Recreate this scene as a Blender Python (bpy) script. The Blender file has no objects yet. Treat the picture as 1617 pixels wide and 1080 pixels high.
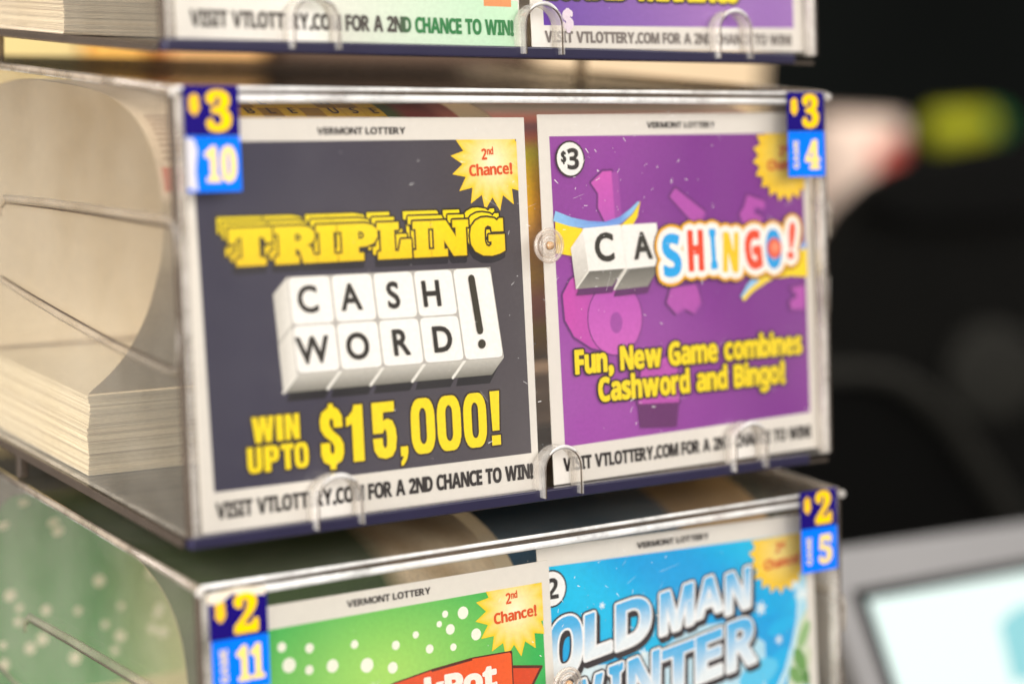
import bpy, math, random
from mathutils import Matrix, Vector, Euler
from mathutils.geometry import tessellate_polygon
random.seed(7)
scene = bpy.context.scene
COL = scene.collection
R = math.radians

# ------------------------------------------------------------------ camera
YAW, PITCH, ROLL = -0.6232, 1.39866, 0.04115
CAM = Vector((-0.20459, -0.41456, 0.13209))
F_PX = 3082.0                                   # focal length in pixels of a 1617 px wide frame
CAM_ROT = Matrix.Rotation(YAW, 3, 'Z') @ Matrix.Rotation(PITCH, 3, 'X') @ Matrix.Rotation(ROLL, 3, 'Z')
cam_data = bpy.data.cameras.new('camera')
cam = bpy.data.objects.new('camera', cam_data)
COL.objects.link(cam)
cam.matrix_world = Matrix.Translation(CAM) @ CAM_ROT.to_4x4()
cam_data.sensor_width = 36.0
cam_data.lens = 36.0 * F_PX / 1617.0
cam_data.clip_start = 0.01
cam_data.clip_end = 30.0
cam_data.dof.use_dof = True
cam_data.dof.aperture_fstop = 3.6
cam_data.dof.aperture_blades = 9
scene.camera = cam

# ------------------------------------------------------------------ light
world = bpy.data.worlds.new('World')
scene.world = world
world.use_nodes = True
wbg = world.node_tree.nodes['Background']
wbg.inputs['Color'].default_value = (1.0, 0.93, 0.86, 1)
wbg.inputs['Strength'].default_value = 0.20


def area(name, loc, target, sx, sy, power, color):
    d = bpy.data.lights.new(name, 'AREA')
    d.shape = 'RECTANGLE'
    d.size, d.size_y = sx, sy
    d.energy = power
    d.color = color
    o = bpy.data.objects.new(name, d)
    COL.objects.link(o)
    o.location = loc
    o.rotation_euler = (Vector(target) - Vector(loc)).to_track_quat('-Z', 'Y').to_euler()
    return o


area('ceiling_or_fill_light', (0.6, -1.45, 1.0), (0.11, 0.0, 0.05), 2.4, 0.6, 23, (1.0, 0.965, 0.92))  # key: store ceiling lamp, lowered and brought forward
area('front_fill_light', (-0.55, -1.55, 0.42), (0.08, 0.02, 0.05), 1.5, 0.9, 21, (1.0, 0.96, 0.91))  # low fill added in front to brighten the tickets; no window known
area('ceiling_or_fill_light', (-1.3, -0.05, 0.55), (0.05, 0.06, 0.05), 0.9, 1.0, 50, (1.0, 0.97, 0.94))  # side fill added at left to brighten the pack inside
area('ceiling_or_fill_light', (1.3, 0.10, 0.55), (0.2, 0.03, 0.05), 0.8, 0.8, 6, (1.0, 0.95, 0.88))  # side fill added at right to brighten the strip between the tickets
area('ceiling_or_fill_light', (0.6, 0.3, 1.9), (0.5, 0.45, 0.0), 1.2, 0.5, 24, (1.0, 0.95, 0.88))  # overhead lamp placed to brighten the things behind

scene.view_settings.view_transform = 'Standard'
scene.view_settings.look = 'None'
scene.view_settings.exposure = 0.0
scene.view_settings.gamma = 1.0
scene.view_settings.use_curve_mapping = False
scene.render.engine = 'CYCLES'
cy = scene.cycles
cy.use_denoising = True
cy.max_bounces = 14
cy.transparent_max_bounces = 32
cy.diffuse_bounces = 8
cy.glossy_bounces = 4
cy.sample_clamp_indirect = 6.0
cy.blur_glossy = 0.5

# ------------------------------------------------------------------ frames (millimetres -> world)
TILT = 0.12189
TS, TC = math.sin(TILT), math.cos(TILT)
U = Vector((1, 0, 0)); V = Vector((0, TS, TC)); N = Vector((0, -TC, TS))     # the sloped front of a dispenser
STEP = Vector((0, 0.0176, 0.1189))                                            # from one dispenser to the next one up
TV = (V - N * 0.03).normalized(); TN = U.cross(TV)                            # tickets lean back a little more than the front
FACE_W, FACE_H = 215.4, 109.6
focus_point = U * 0.107 + V * 0.05
cam_data.dof.focus_distance = (focus_point - CAM).dot(CAM_ROT @ Vector((0, 0, -1)))


def at(px, py, Y):
    """Point at depth Y (metres behind the stack's front) on the line of sight through a pixel of the photograph."""
    d = CAM_ROT @ Vector(((px - 808.5) / F_PX, -(py - 540.0) / F_PX, -1.0))
    return CAM + d * ((Y - CAM.y) / d.y)


# ------------------------------------------------------------------ colour and materials
def lin(c):
    c = c / 255.0
    return c / 12.92 if c <= 0.04045 else ((c + 0.055) / 1.055) ** 2.4


def C(r, g, b):
    return (lin(r), lin(g), lin(b))


def mixc(a, b, t):
    return tuple(x + (y - x) * t for x, y in zip(a, b))


def new_mat(name):
    m = bpy.data.materials.new(name)
    m.use_nodes = True
    return m, m.node_tree.nodes, m.node_tree.links


def plain(name, color, rough=0.5, metal=0.0, noise=0.0, scale=60.0, bump=0.0, coat=0.0, spec=0.5):
    m, n, l = new_mat(name)
    p = n['Principled BSDF']
    p.inputs['Base Color'].default_value = (*color, 1)
    p.inputs['Roughness'].default_value = rough
    p.inputs['Metallic'].default_value = metal
    p.inputs['Coat Weight'].default_value = coat
    p.inputs['Specular IOR Level'].default_value = spec
    tc = n.new('ShaderNodeTexCoord')
    tx = n.new('ShaderNodeTexNoise')
    tx.inputs['Scale'].default_value = scale
    tx.inputs['Detail'].default_value = 5
    l.new(tc.outputs['Object'], tx.inputs['Vector'])
    if noise:
        mr = n.new('ShaderNodeMapRange')
        mr.inputs['To Min'].default_value = 1 - noise
        mr.inputs['To Max'].default_value = 1 + noise
        l.new(tx.outputs['Fac'], mr.inputs['Value'])
        mx = n.new('ShaderNodeMix'); mx.data_type = 'RGBA'; mx.blend_type = 'MULTIPLY'
        mx.inputs['Factor'].default_value = 1
        mx.inputs['A'].default_value = (*color, 1)
        l.new(mr.outputs['Result'], mx.inputs['B'])
        l.new(mx.outputs['Result'], p.inputs['Base Color'])
    if bump:
        b = n.new('ShaderNodeBump')
        b.inputs['Strength'].default_value = bump
        b.inputs['Distance'].default_value = 0.0006
        l.new(tx.outputs['Fac'], b.inputs['Height'])
        l.new(b.outputs['Normal'], p.inputs['Normal'])
    return m


def ink_material(name, rough=0.38, noise=0.05, spec=0.4):
    """Printed card: the ink colours are carried by the mesh, a fine paper grain varies them."""
    m, n, l = new_mat(name)
    p = n['Principled BSDF']
    p.inputs['Roughness'].default_value = rough
    p.inputs['Specular IOR Level'].default_value = spec
    a = n.new('ShaderNodeAttribute'); a.attribute_name = 'ink'
    tc = n.new('ShaderNodeTexCoord')
    tx = n.new('ShaderNodeTexNoise')
    tx.inputs['Scale'].default_value = 900
    tx.inputs['Detail'].default_value = 4
    l.new(tc.outputs['Object'], tx.inputs['Vector'])
    mr = n.new('ShaderNodeMapRange')
    mr.inputs['From Min'].default_value = 0.3; mr.inputs['From Max'].default_value = 0.7
    mr.inputs['To Min'].default_value = 1 - noise; mr.inputs['To Max'].default_value = 1 + noise
    l.new(tx.outputs['Fac'], mr.inputs['Value'])
    mx = n.new('ShaderNodeMix'); mx.data_type = 'RGBA'; mx.blend_type = 'MULTIPLY'
    mx.inputs['Factor'].default_value = 1
    l.new(a.outputs['Color'], mx.inputs['A'])
    l.new(mr.outputs['Result'], mx.inputs['B'])
    l.new(mx.outputs['Result'], p.inputs['Base Color'])
    return m


def clear_plastic(name, tint, haze, haze_col, rough=0.06, var=0.2, scale=35):
    """Thin clear sheet: see-through, Fresnel reflection, and a milky haze, part smudges, part painted-in reflections."""
    m, n, l = new_mat(name)
    n.remove(n['Principled BSDF'])
    out = n['Material Output']
    tr = n.new('ShaderNodeBsdfTransparent'); tr.inputs['Color'].default_value = (*tint, 1)
    gl = n.new('ShaderNodeBsdfGlossy'); gl.inputs['Roughness'].default_value = rough
    di = n.new('ShaderNodeBsdfDiffuse'); di.inputs['Color'].default_value = (*haze_col, 1)
    fr = n.new('ShaderNodeFresnel')                 # the same reflection on both faces of the sheet
    geo = n.new('ShaderNodeNewGeometry')
    ior = n.new('ShaderNodeMapRange')
    ior.inputs['To Min'].default_value = 1.45; ior.inputs['To Max'].default_value = 1 / 1.45
    l.new(geo.outputs['Backfacing'], ior.inputs['Value'])
    l.new(ior.outputs['Result'], fr.inputs['IOR'])
    tc = n.new('ShaderNodeTexCoord')
    tx = n.new('ShaderNodeTexNoise'); tx.inputs['Scale'].default_value = scale; tx.inputs['Detail'].default_value = 6
    tx.inputs['Roughness'].default_value = 0.65
    l.new(tc.outputs['Object'], tx.inputs['Vector'])
    mr = n.new('ShaderNodeMapRange')
    mr.inputs['From Min'].default_value = 0.3; mr.inputs['From Max'].default_value = 0.75
    mr.inputs['To Min'].default_value = haze * (1 - var); mr.inputs['To Max'].default_value = min(1, haze * (1 + var))
    l.new(tx.outputs['Fac'], mr.inputs['Value'])
    m1 = n.new('ShaderNodeMixShader')
    l.new(mr.outputs['Result'], m1.inputs['Fac'])
    l.new(tr.outputs[0], m1.inputs[1]); l.new(di.outputs[0], m1.inputs[2])
    m2 = n.new('ShaderNodeMixShader')
    l.new(fr.outputs[0], m2.inputs['Fac'])
    l.new(m1.outputs[0], m2.inputs[1]); l.new(gl.outputs[0], m2.inputs[2])
    l.new(m2.outputs[0], out.inputs['Surface'])
    return m


M = {}
M['ink'] = ink_material('printed_card', 0.38, 0.05, 0.25)
M['strip_ink'] = ink_material('printed_strip', 0.5, 0.07, 0.3)
M['sticker_ink'] = ink_material('printed_vinyl', 0.25, 0.04, 0.2)
M['front'] = clear_plastic('clear_acrylic_front', (0.98, 0.975, 0.965), 0.013, (0.85, 0.82, 0.80), 0.04, 0.9, 16)  # uneven haze: smudges plus soft reflections painted in
M['side'] = clear_plastic('clear_acrylic_side', (0.97, 0.95, 0.90), 0.065, (0.92, 0.86, 0.76), 0.05, 0.7, 12)  # cloudy haze stands in for reflections on the side wall
M['lid'] = clear_plastic('clear_acrylic_lid', (0.94, 0.92, 0.89), 0.05, (0.66, 0.62, 0.56), 0.06, 0.7, 25)  # haze partly stands in for grey reflections on the lid
M['edge'] = clear_plastic('whitened_acrylic_edge', (0.92, 0.90, 0.87), 0.34, (0.90, 0.86, 0.81), 0.05, 0.85, 55)  # whitish haze stands in for bright lit edges
M['floor'] = clear_plastic('darkened_acrylic_floor', (0.30, 0.27, 0.24), 0.12, (0.10, 0.08, 0.07), 0.1)  # tinted dark to cut the light reaching the lid below
M['ridge'] = clear_plastic('moulded_acrylic_ridge', (0.90, 0.87, 0.82), 0.10, (0.86, 0.78, 0.68), 0.3, 0.6, 40)
M['edge_dim'] = clear_plastic('moulded_acrylic_rim', (0.80, 0.74, 0.66), 0.22, (0.70, 0.60, 0.50), 0.12, 0.85, 45)
M['edge_highlight'] = clear_plastic('painted_edge_highlight', (0.95, 0.95, 0.94), 0.82, (0.97, 0.96, 0.95), 0.12, 0.8, 70)  # near-white haze paints the lamp highlights along clear edges
M['edge_smoke'] = clear_plastic('smoky_acrylic_edge', (0.50, 0.45, 0.40), 0.30, (0.20, 0.16, 0.13), 0.1)
M['rail'] = plain('navy_acrylic_rail', C(40, 37, 62), 0.25, 0, 0.15, 90)
M['gold'] = plain('amber_rivet', C(176, 140, 104), 0.2, 0.0, 0.3, 900)
M['dust'] = plain('dust', (0.8, 0.78, 0.76), 0.8)
M['black'] = plain('black_plastic', (0.0022, 0.0022, 0.002), 0.7, 0, 0.3, 20, 0.2, spec=0.06)
M['black_soft'] = plain('worn_black_plastic', (0.004, 0.0039, 0.0034), 0.75, 0, 0.25, 25, 0.2, spec=0.06)
M['black_trim'] = plain('grey_trim', (0.018, 0.0175, 0.015), 0.6, 0, 0.2, 30, spec=0.06)
M['wall'] = plain('dark_wall', (0.007, 0.0085, 0.008), 0.8, 0, 0.5, 2.5, spec=0.06)
M['silver'] = plain('brushed_silver', (0.27, 0.265, 0.27), 0.4, 0.1, 0.06, 40)
M['cardboard'] = plain('beige_card', C(222, 196, 160), 0.8, 0, 0.12, 14)
M['orange'] = plain('orange_card', C(236, 178, 84), 0.8, 0, 0.1, 14)
M['pink_white'] = plain('cream_plastic', C(240, 214, 196), 0.5, 0, 0.1, 12)
M['red'] = plain('red_plastic', C(214, 96, 84), 0.5, 0, 0.15, 20)
M['lime'] = plain('yellow_green_plastic', C(168, 170, 8), 0.5, 0, 0.15, 20)
M['green'] = plain('green_plastic', C(30, 110, 50), 0.5, 0, 0.15, 20)
M['counter'] = plain('dark_counter', (0.03, 0.027, 0.024), 0.4, 0, 0.3, 20)

# ------------------------------------------------------------------ object helpers


def link(name, me, parent=None):
    o = bpy.data.objects.new(name, me)
    COL.objects.link(o)
    if parent is not None:
        o.parent = parent
    return o


def tag(o, label=None, category=None, group=None, kind=None):
    if label: o['label'] = label
    if category: o['category'] = category
    if group: o['group'] = group
    if kind: o['kind'] = kind
    return o


def empty(name, loc):
    o = bpy.data.objects.new(name, None)
    o.empty_display_size = 0.02
    COL.objects.link(o)
    o.location = loc
    return o


class MB:
    """Collects faces (with a material slot each) into ONE mesh object."""
    def __init__(self):
        self.v, self.f, self.m, self.smooth = [], [], [], []

    def add(self, verts, faces, mi=0, smooth=False):
        b = len(self.v)
        self.v += [Vector(p) for p in verts]
        self.f += [tuple(b + i for i in f) for f in faces]
        self.m += [mi] * len(faces)
        self.smooth += [smooth] * len(faces)

    def box(self, o, ax, ay, az, mi=0, edge_mi=None):
        """o corner; ax, ay, az edge vectors; faces across ay are the big ones, the others take edge_mi."""
        o, ax, ay, az = Vector(o), Vector(ax), Vector(ay), Vector(az)
        vs = [o, o + ax, o + ax + ay, o + ay, o + az, o + ax + az, o + ax + ay + az, o + ay + az]
        fs = [(0, 1, 5, 4), (2, 3, 7, 6), (0, 3, 2, 1), (4, 5, 6, 7), (1, 2, 6, 5), (0, 4, 7, 3)]
        if ax.cross(ay).dot(az) < 0:
            fs = [tuple(reversed(f)) for f in fs]
        b = len(self.v)
        self.v += vs
        for k, f in enumerate(fs):
            self.f.append(tuple(b + i for i in f))
            self.m.append(mi if (k < 2 or edge_mi is None) else edge_mi)
            self.smooth.append(False)

    def tube(self, pts, r, mi=0, seg=10, closed=False):
        pts = [Vector(p) for p in pts]
        n = len(pts)
        rings = []
        up0 = None
        for i, p in enumerate(pts):
            a = pts[i - 1] if (i > 0 or closed) else p
            c = pts[(i + 1) % n] if (i < n - 1 or closed) else p
            t = (c - a).normalized()
            ref = up0 if up0 is not None else (Vector((0, 0, 1)) if abs(t.z) < 0.9 else Vector((1, 0, 0)))
            s = t.cross(ref).normalized()
            w = s.cross(t).normalized()
            up0 = w
            rr = r[i] if isinstance(r, (list, tuple)) else r
            rings.append([p + (s * math.cos(2 * math.pi * k / seg) + w * math.sin(2 * math.pi * k / seg)) * rr for k in range(seg)])
        vs = [q for ring in rings for q in ring]
        fs = []
        for i in range(n - 1 + (1 if closed else 0)):
            j = (i + 1) % n
            for k in range(seg):
                fs.append((i * seg + k, i * seg + (k + 1) % seg, j * seg + (k + 1) % seg, j * seg + k))
        if not closed:
            fs.append(tuple(range(seg)))
            fs.append(tuple((n - 1) * seg + k for k in reversed(range(seg))))
        self.add(vs, fs, mi, True)

    def lathe(self, o, axis, prof, mi=0, seg=32):
        axis = Vector(axis).normalized()
        a = axis.orthogonal().normalized(); b = axis.cross(a)
        vs, fs = [], []
        for r, h in prof:
            for k in range(seg):
                t = 2 * math.pi * k / seg
                vs.append(Vector(o) + axis * h + (a * math.cos(t) + b * math.sin(t)) * r)
        for i in range(len(prof) - 1):
            for k in range(seg):
                fs.append((i * seg + k, i * seg + (k + 1) % seg, (i + 1) * seg + (k + 1) % seg, (i + 1) * seg + k))
        self.add(vs, fs, mi, True)

    def prism(self, loop, depth, mi=0, edge_mi=None, holes=()):
        """Flat outline (3-D points) pushed along a vector."""
        depth = Vector(depth)
        loops = [[Vector(p) for p in loop]] + [[Vector(p) for p in h] for h in holes]
        flat = [p for L in loops for p in L]
        tris = tessellate_polygon(loops)
        n = len(flat)
        self.add(flat + [p + depth for p in flat], [tuple(t) for t in tris] + [tuple(n + i for i in reversed(t)) for t in tris], mi)
        b = 0
        for L in loops:
            k = len(L)
            vs = L + [p + depth for p in L]
            self.add(vs, [(i, (i + 1) % k, k + (i + 1) % k, k + i) for i in range(k)], mi if edge_mi is None else edge_mi)
            b += k

    def build(self, name, mats, parent=None, bevel=0.0, seg=3, recalc=True):
        me = bpy.data.meshes.new(name)
        me.from_pydata([tuple(p) for p in self.v], [], self.f)
        for m in (mats if isinstance(mats, (list, tuple)) else [mats]):
            me.materials.append(m)
        me.polygons.foreach_set('material_index', self.m)
        me.polygons.foreach_set('use_smooth', self.smooth)
        if recalc:
            import bmesh
            bm = bmesh.new(); bm.from_mesh(me)
            bmesh.ops.recalc_face_normals(bm, faces=bm.faces)
            bm.to_mesh(me); bm.free()
        me.update()
        o = link(name, me, parent)
        if bevel:
            md = o.modifiers.new('bevel', 'BEVEL'); md.width = bevel; md.segments = seg; md.limit_method = 'ANGLE'
            md.harden_normals = False
        return o


# ------------------------------------------------------------------ lettering
SANS_B = (0x1D5D4, 0x1D5EE, 0x1D7EC)     # bold sans letters of the built-in font
SERIF_B = (0x1D400, 0x1D41A, 0x1D7CE)
_glyphs = {}


def glyph(ch, style):
    key = (ch, style)
    if key in _glyphs:
        return _glyphs[key]
    body, fallback = ch, False
    base = {'bold': SANS_B, 'serif': SERIF_B}.get(style)
    if base:
        if 'A' <= ch <= 'Z': body = chr(base[0] + ord(ch) - 65)
        elif 'a' <= ch <= 'z': body = chr(base[1] + ord(ch) - 97)
        elif '0' <= ch <= '9': body = chr(base[2] + ord(ch) - 48)
        else: fallback = True
    cu = bpy.data.curves.new('lettering', 'FONT')
    cu.body = body
    cu.resolution_u = 4
    ob = bpy.data.objects.new('lettering', cu)
    COL.objects.link(ob)
    dg = bpy.context.evaluated_depsgraph_get()
    me = bpy.data.meshes.new_from_object(ob.evaluated_get(dg))
    vs = [(v.co.x, v.co.y) for v in me.vertices]
    fs = [tuple(p.vertices) for p in me.polygons]
    cnt = {}
    for f in fs:
        for i in range(len(f)):
            e = tuple(sorted((f[i], f[(i + 1) % len(f)])))
            cnt[e] = cnt.get(e, 0) + 1
    bd = [e for e, c in cnt.items() if c == 1]
    bpy.data.objects.remove(ob); bpy.data.meshes.remove(me); bpy.data.curves.remove(cu)
    x0 = min((p[0] for p in vs), default=0); x1 = max((p[0] for p in vs), default=0.2)
    g = dict(v=[(x - x0, y) for x, y in vs], f=fs, bd=bd, w=x1 - x0, thin=fallback)
    _glyphs[key] = g
    return g


_cap = {}


def cap_height(style):
    if style not in _cap:
        _cap[style] = max(p[1] for p in glyph('H', style)['v'])
    return _cap[style]


def rrect(x0, y0, x1, y1, r, n=5):
    pts = []
    for cx, cyy, a0 in ((x1 - r, y1 - r, 0), (x0 + r, y1 - r, 90), (x0 + r, y0 + r, 180), (x1 - r, y0 + r, 270)):
        for k in range(n + 1):
            a = R(a0 + 90 * k / n)
            pts.append((cx + r * math.cos(a), cyy + r * math.sin(a)))
    return pts


def ellipse(cx, cyy, rx, ry, n=28, rot=0.0):
    c, s = math.cos(R(rot)), math.sin(R(rot))
    out = []
    for k in range(n):
        a = 2 * math.pi * k / n
        x, y = rx * math.cos(a), ry * math.sin(a)
        out.append((cx + x * c - y * s, cyy + x * s + y * c))
    return out


# heavy block letters in a unit box, (outline, [holes])
SLAB = {
    'T': ([(0, 1), (1, 1), (1, .60), (.86, .58), (.80, .74), (.70, .74), (.70, .2), (.84, .2), (.84, 0), (.16, 0), (.16, .2), (.30, .2), (.30, .74), (.20, .74), (.14, .58), (0, .60)], []),
    'R': ([(0, 1), (.66, 1), (.84, .95), (.94, .84), (.95, .66), (.88, .54), (.76, .48), (.86, .40), (.90, .2), (1, .2), (1, 0), (.66, 0), (.58, .34), (.48, .40), (.48, .2), (.56, .2), (.56, 0), (0, 0), (0, .2), (.1, .2), (.1, .8), (0, .8)],
          [[(.48, .80), (.58, .79), (.63, .73), (.63, .66), (.58, .60), (.48, .59)]]),
    'I': ([(0, 1), (1, 1), (1, .8), (.84, .8), (.84, .2), (1, .2), (1, 0), (0, 0), (0, .2), (.16, .2), (.16, .8), (0, .8)], []),
    'P': ([(0, 1), (.66, 1), (.86, .95), (.97, .83), (.98, .62), (.88, .46), (.70, .38), (.5, .37), (.5, .2), (.62, .2), (.62, 0), (0, 0), (0, .2), (.1, .2), (.1, .8), (0, .8)],
          [[(.5, .80), (.60, .79), (.65, .72), (.65, .64), (.60, .58), (.5, .57)]]),
    'L': ([(0, 1), (.64, 1), (.64, .8), (.5, .8), (.5, .2), (.62, .2), (.70, .52), (1, .52), (1, 0), (0, 0), (0, .2), (.1, .2), (.1, .8), (0, .8)], []),
    'N': ([(0, 1), (.40, 1), (.66, .52), (.66, .8), (.58, .8), (.58, 1), (1, 1), (1, .8), (.93, .8), (.93, 0), (.58, 0), (.33, .46), (.33, .2), (.42, .2), (.42, 0), (0, 0), (0, .2), (.07, .2), (.07, .8), (0, .8)], []),
    'G': ([(.5, 1.04), (.72, 1.0), (.80, .93), (.86, 1.0), (.97, 1.0), (.97, .64), (.64, .64), (.62, .78), (.52, .82), (.44, .76), (.42, .62), (.42, .36), (.46, .24), (.54, .20), (.62, .26), (.62, .36), (.54, .36), (.54, .54), (1, .54), (1, .08), (.84, .0), (.62, -.05), (.36, -.03), (.14, .10), (.03, .30), (.01, .55), (.05, .78), (.18, .95), (.34, 1.03)], []),
}


def _o(r=.34, slit=.15, y0=.17, y1=.83):
    return (rrect(0, 0, 1, 1, r), [rrect(.5 - slit, y0, .5 + slit, y1, slit * .95)])


BLOCK = {
    '0': _o(), 'O': _o(),
    '1': ([(.30, 0), (.86, 0), (.86, 1), (.42, 1), (.36, .90), (.10, .80), (.0, .79), (.0, .63), (.30, .68)], []),
    '5': ([(0, 1), (.94, 1), (.94, .82), (.46, .82), (.45, .66), (.62, .70), (.84, .66), (.97, .52), (1, .34), (.94, .14), (.78, .02), (.5, -.01), (.2, .03), (.04, .15), (0, .36), (.40, .36), (.41, .22), (.5, .17), (.58, .22), (.60, .36), (.58, .48), (.5, .53), (.42, .45), (.02, .45)], []),
    ',': ([(.1, .6), (.9, .6), (.9, .2), (.75, -.2), (.4, -.55), (.1, -.62), (.1, -.35), (.45, -.02), (.1, -.0)], []),
    '!': ([(.0, 1), (1, 1), (.86, .27), (.14, .27)], []),
    '.': ([(.04, .18), (.96, .18), (.96, 0), (.04, 0)], []),
    'W': ([(0, 1), (.24, 1), (.30, .45), (.36, 1), (.64, 1), (.70, .45), (.76, 1), (1, 1), (.86, 0), (.60, 0), (.5, .55), (.40, 0), (.14, 0)], []),
    'I': ([(0, 1), (1, 1), (1, 0), (0, 0)], []),
    'N': ([(0, 1), (.40, 1), (.64, .46), (.64, 1), (1, 1), (1, 0), (.62, 0), (.36, .54), (.36, 0), (0, 0)], []),
    'U': ([(0, 1), (.38, 1), (.38, .24), (.44, .17), (.56, .17), (.62, .24), (.62, 1), (1, 1), (1, .25), (.9, .07), (.72, 0), (.28, 0), (.1, .07), (0, .25)], []),
    'P': ([(0, 1), (.7, 1), (.9, .94), (1, .80), (1, .56), (.9, .42), (.7, .36), (.42, .36), (.42, 0), (0, 0)], [[(.40, .82), (.54, .82), (.59, .77), (.59, .60), (.54, .54), (.40, .54)]]),
    'T': ([(0, 1), (1, 1), (1, .80), (.71, .80), (.71, 0), (.29, 0), (.29, .80), (0, .80)], []),
    '$': ([(.40, 1.06), (.60, 1.06), (.60, 1.0), (.80, .96), (.95, .84), (.97, .64), (.60, .64), (.58, .78), (.5, .81), (.42, .77), (.42, .68), (.55, .58), (.85, .46), (.98, .34), (.98, .18), (.88, .05), (.62, -.01), (.62, -.09), (.38, -.09), (.38, -.01), (.12, .05), (.02, .18), (.02, .38), (.40, .38), (.41, .22), (.5, .17), (.58, .21), (.59, .31), (.5, .39), (.2, .50), (.04, .62), (.02, .78), (.1, .91), (.40, 1.0)], []),
}


class Ink:
    """Printed shapes of one part, in millimetres on a surface; later layers lie a few hundredths of a millimetre above earlier ones."""
    def __init__(self, layer0=0):
        self.v, self.f, self.c = [], [], []
        self.k = layer0

    def layer(self):
        self.k += 1
        return self

    def _z(self):
        return self.k * 0.02 + random.random() * 0.008

    def tris(self, pts, tris, color):
        b = len(self.v)
        z = self._z()
        for p in pts:
            self.v.append((p[0], p[1], z))
            self.c.append(color(p[0], p[1]) if callable(color) else color)
        self.f += [tuple(b + i for i in t) for t in tris]

    def poly(self, pts, color, holes=()):
        loops = [[Vector((x, y, 0)) for x, y in pts]] + [[Vector((x, y, 0)) for x, y in h] for h in holes]
        self.tris([(p.x, p.y) for L in loops for p in L], tessellate_polygon(loops), color)

    def rect(self, x0, y0, x1, y1, color, nx=1, ny=1):
        self.quad((x0, y0), (x1, y0), (x1, y1), (x0, y1), color, nx, ny)

    def quad(self, a, b, c, d, color, nx=1, ny=1):
        pts, fs = [], []
        for j in range(ny + 1):
            for i in range(nx + 1):
                s, t = i / nx, j / ny
                pts.append(tuple((a[q] * (1 - s) + b[q] * s) * (1 - t) + (d[q] * (1 - s) + c[q] * s) * t for q in (0, 1)))
        for j in range(ny):
            for i in range(nx):
                k = j * (nx + 1) + i
                fs.append((k, k + 1, k + nx + 2, k + nx + 1))
        self.tris(pts, fs, color)

    def fan(self, centre, rim, ccol, rcol):
        b = len(self.v); z = self._z()
        self.v.append((*centre, z)); self.c.append(ccol)
        for p in rim:
            self.v.append((p[0], p[1], z)); self.c.append(rcol(p[0], p[1]) if callable(rcol) else rcol)
        n = len(rim)
        self.f += [(b, b + 1 + i, b + 1 + (i + 1) % n) for i in range(n)]

    def disc(self, x, y, rx, color, ry=None, n=24, rot=0):
        self.poly(ellipse(x, y, rx, ry or rx, n, rot), color)

    def edge_strokes(self, pts, edges, w, color):
        h = w / 2
        used = set()
        for a, b in edges:
            (x0, y0), (x1, y1) = pts[a], pts[b]
            L = math.hypot(x1 - x0, y1 - y0)
            if L < 1e-6: continue
            nx, ny = -(y1 - y0) / L * h, (x1 - x0) / L * h
            self.tris([(x0 + nx, y0 + ny), (x0 - nx, y0 - ny), (x1 - nx, y1 - ny), (x1 + nx, y1 + ny)], [(0, 1, 2, 3)], color)
            used.update((a, b))
        for i in used:
            self.tris(ellipse(pts[i][0], pts[i][1], h, h, 8), [tuple(range(8))], color)

    def line(self, pts, w, color):
        self.edge_strokes(pts, [(i, i + 1) for i in range(len(pts) - 1)], w, color)

    def shape(self, g, x0, y0, x1, y1, color, fat=0.0, slant=0.0, dx=0, dy=0):
        """A heavy block letter from SLAB or BLOCK fitted to a box; fat grows its outline by that many mm."""
        def mp(p):
            y = y0 + p[1] * (y1 - y0)
            return (x0 + p[0] * (x1 - x0) + dx + slant * (y - y0), y + dy)
        out = [mp(p) for p in g[0]]; holes = [[mp(p) for p in h] for h in g[1]]
        if not callable(color) or not fat:
            self.poly(out, color, holes)
        else:
            self.poly(out, color, holes)
        if fat:
            for L in [out] + holes:
                self.edge_strokes(L, [(i, (i + 1) % len(L)) for i in range(len(L))], fat * 2, color)

    def text(self, s, x, y, h, color, width=None, style='bold', fat=0.0, outlines=(), align='l', rot=0.0, slant=0.0,
             sx=None, track=0.06, space=0.26, slope=0.0, taper=None):
        """Lettering with cap height h whose baseline starts at x, y; width squeezes the line to that many mm."""
        sc = h / cap_height(style)
        glyphs, pen = [], 0.0
        for ch in s:
            if ch == ' ':
                pen += space; continue
            g = glyph(ch, style)
            if g['thin']: pen += 0.07
            glyphs.append((pen, g)); pen += g['w'] + track + (0.03 if g['thin'] else 0)
        total = (pen - track)
        k = sx if sx else (width / (total * sc) if width else 1.0)
        W = total * sc * k
        ox = {'l': 0, 'c': -W / 2, 'r': -W}[align]
        cr, sr = math.cos(R(rot)), math.sin(R(rot))
        placed = []
        for px, g in glyphs:
            pts = []
            for gx, gy in g['v']:
                X = ox + (px + gx) * sc * k + slant * gy * sc
                Y = gy * sc + slope * (ox + px * sc * k)
                pts.append((x + X * cr - Y * sr, y + X * sr + Y * cr))
            placed.append((pts, g))
        for ow, oc in outlines:
            for pts, g in placed:
                self.tris(pts, g['f'], oc)
                self.edge_strokes(pts, g['bd'], 2 * (ow + fat + (0.05 * h if g['thin'] else 0)), oc)
            self.k += 1
        for pts, g in placed:
            self.tris(pts, g['f'], color)
            f = fat + (0.05 * h if g['thin'] and style != 'regular' else 0)
            if f:
                self.edge_strokes(pts, g['bd'], 2 * f, color)
        self.k += 1
        return W

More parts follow.
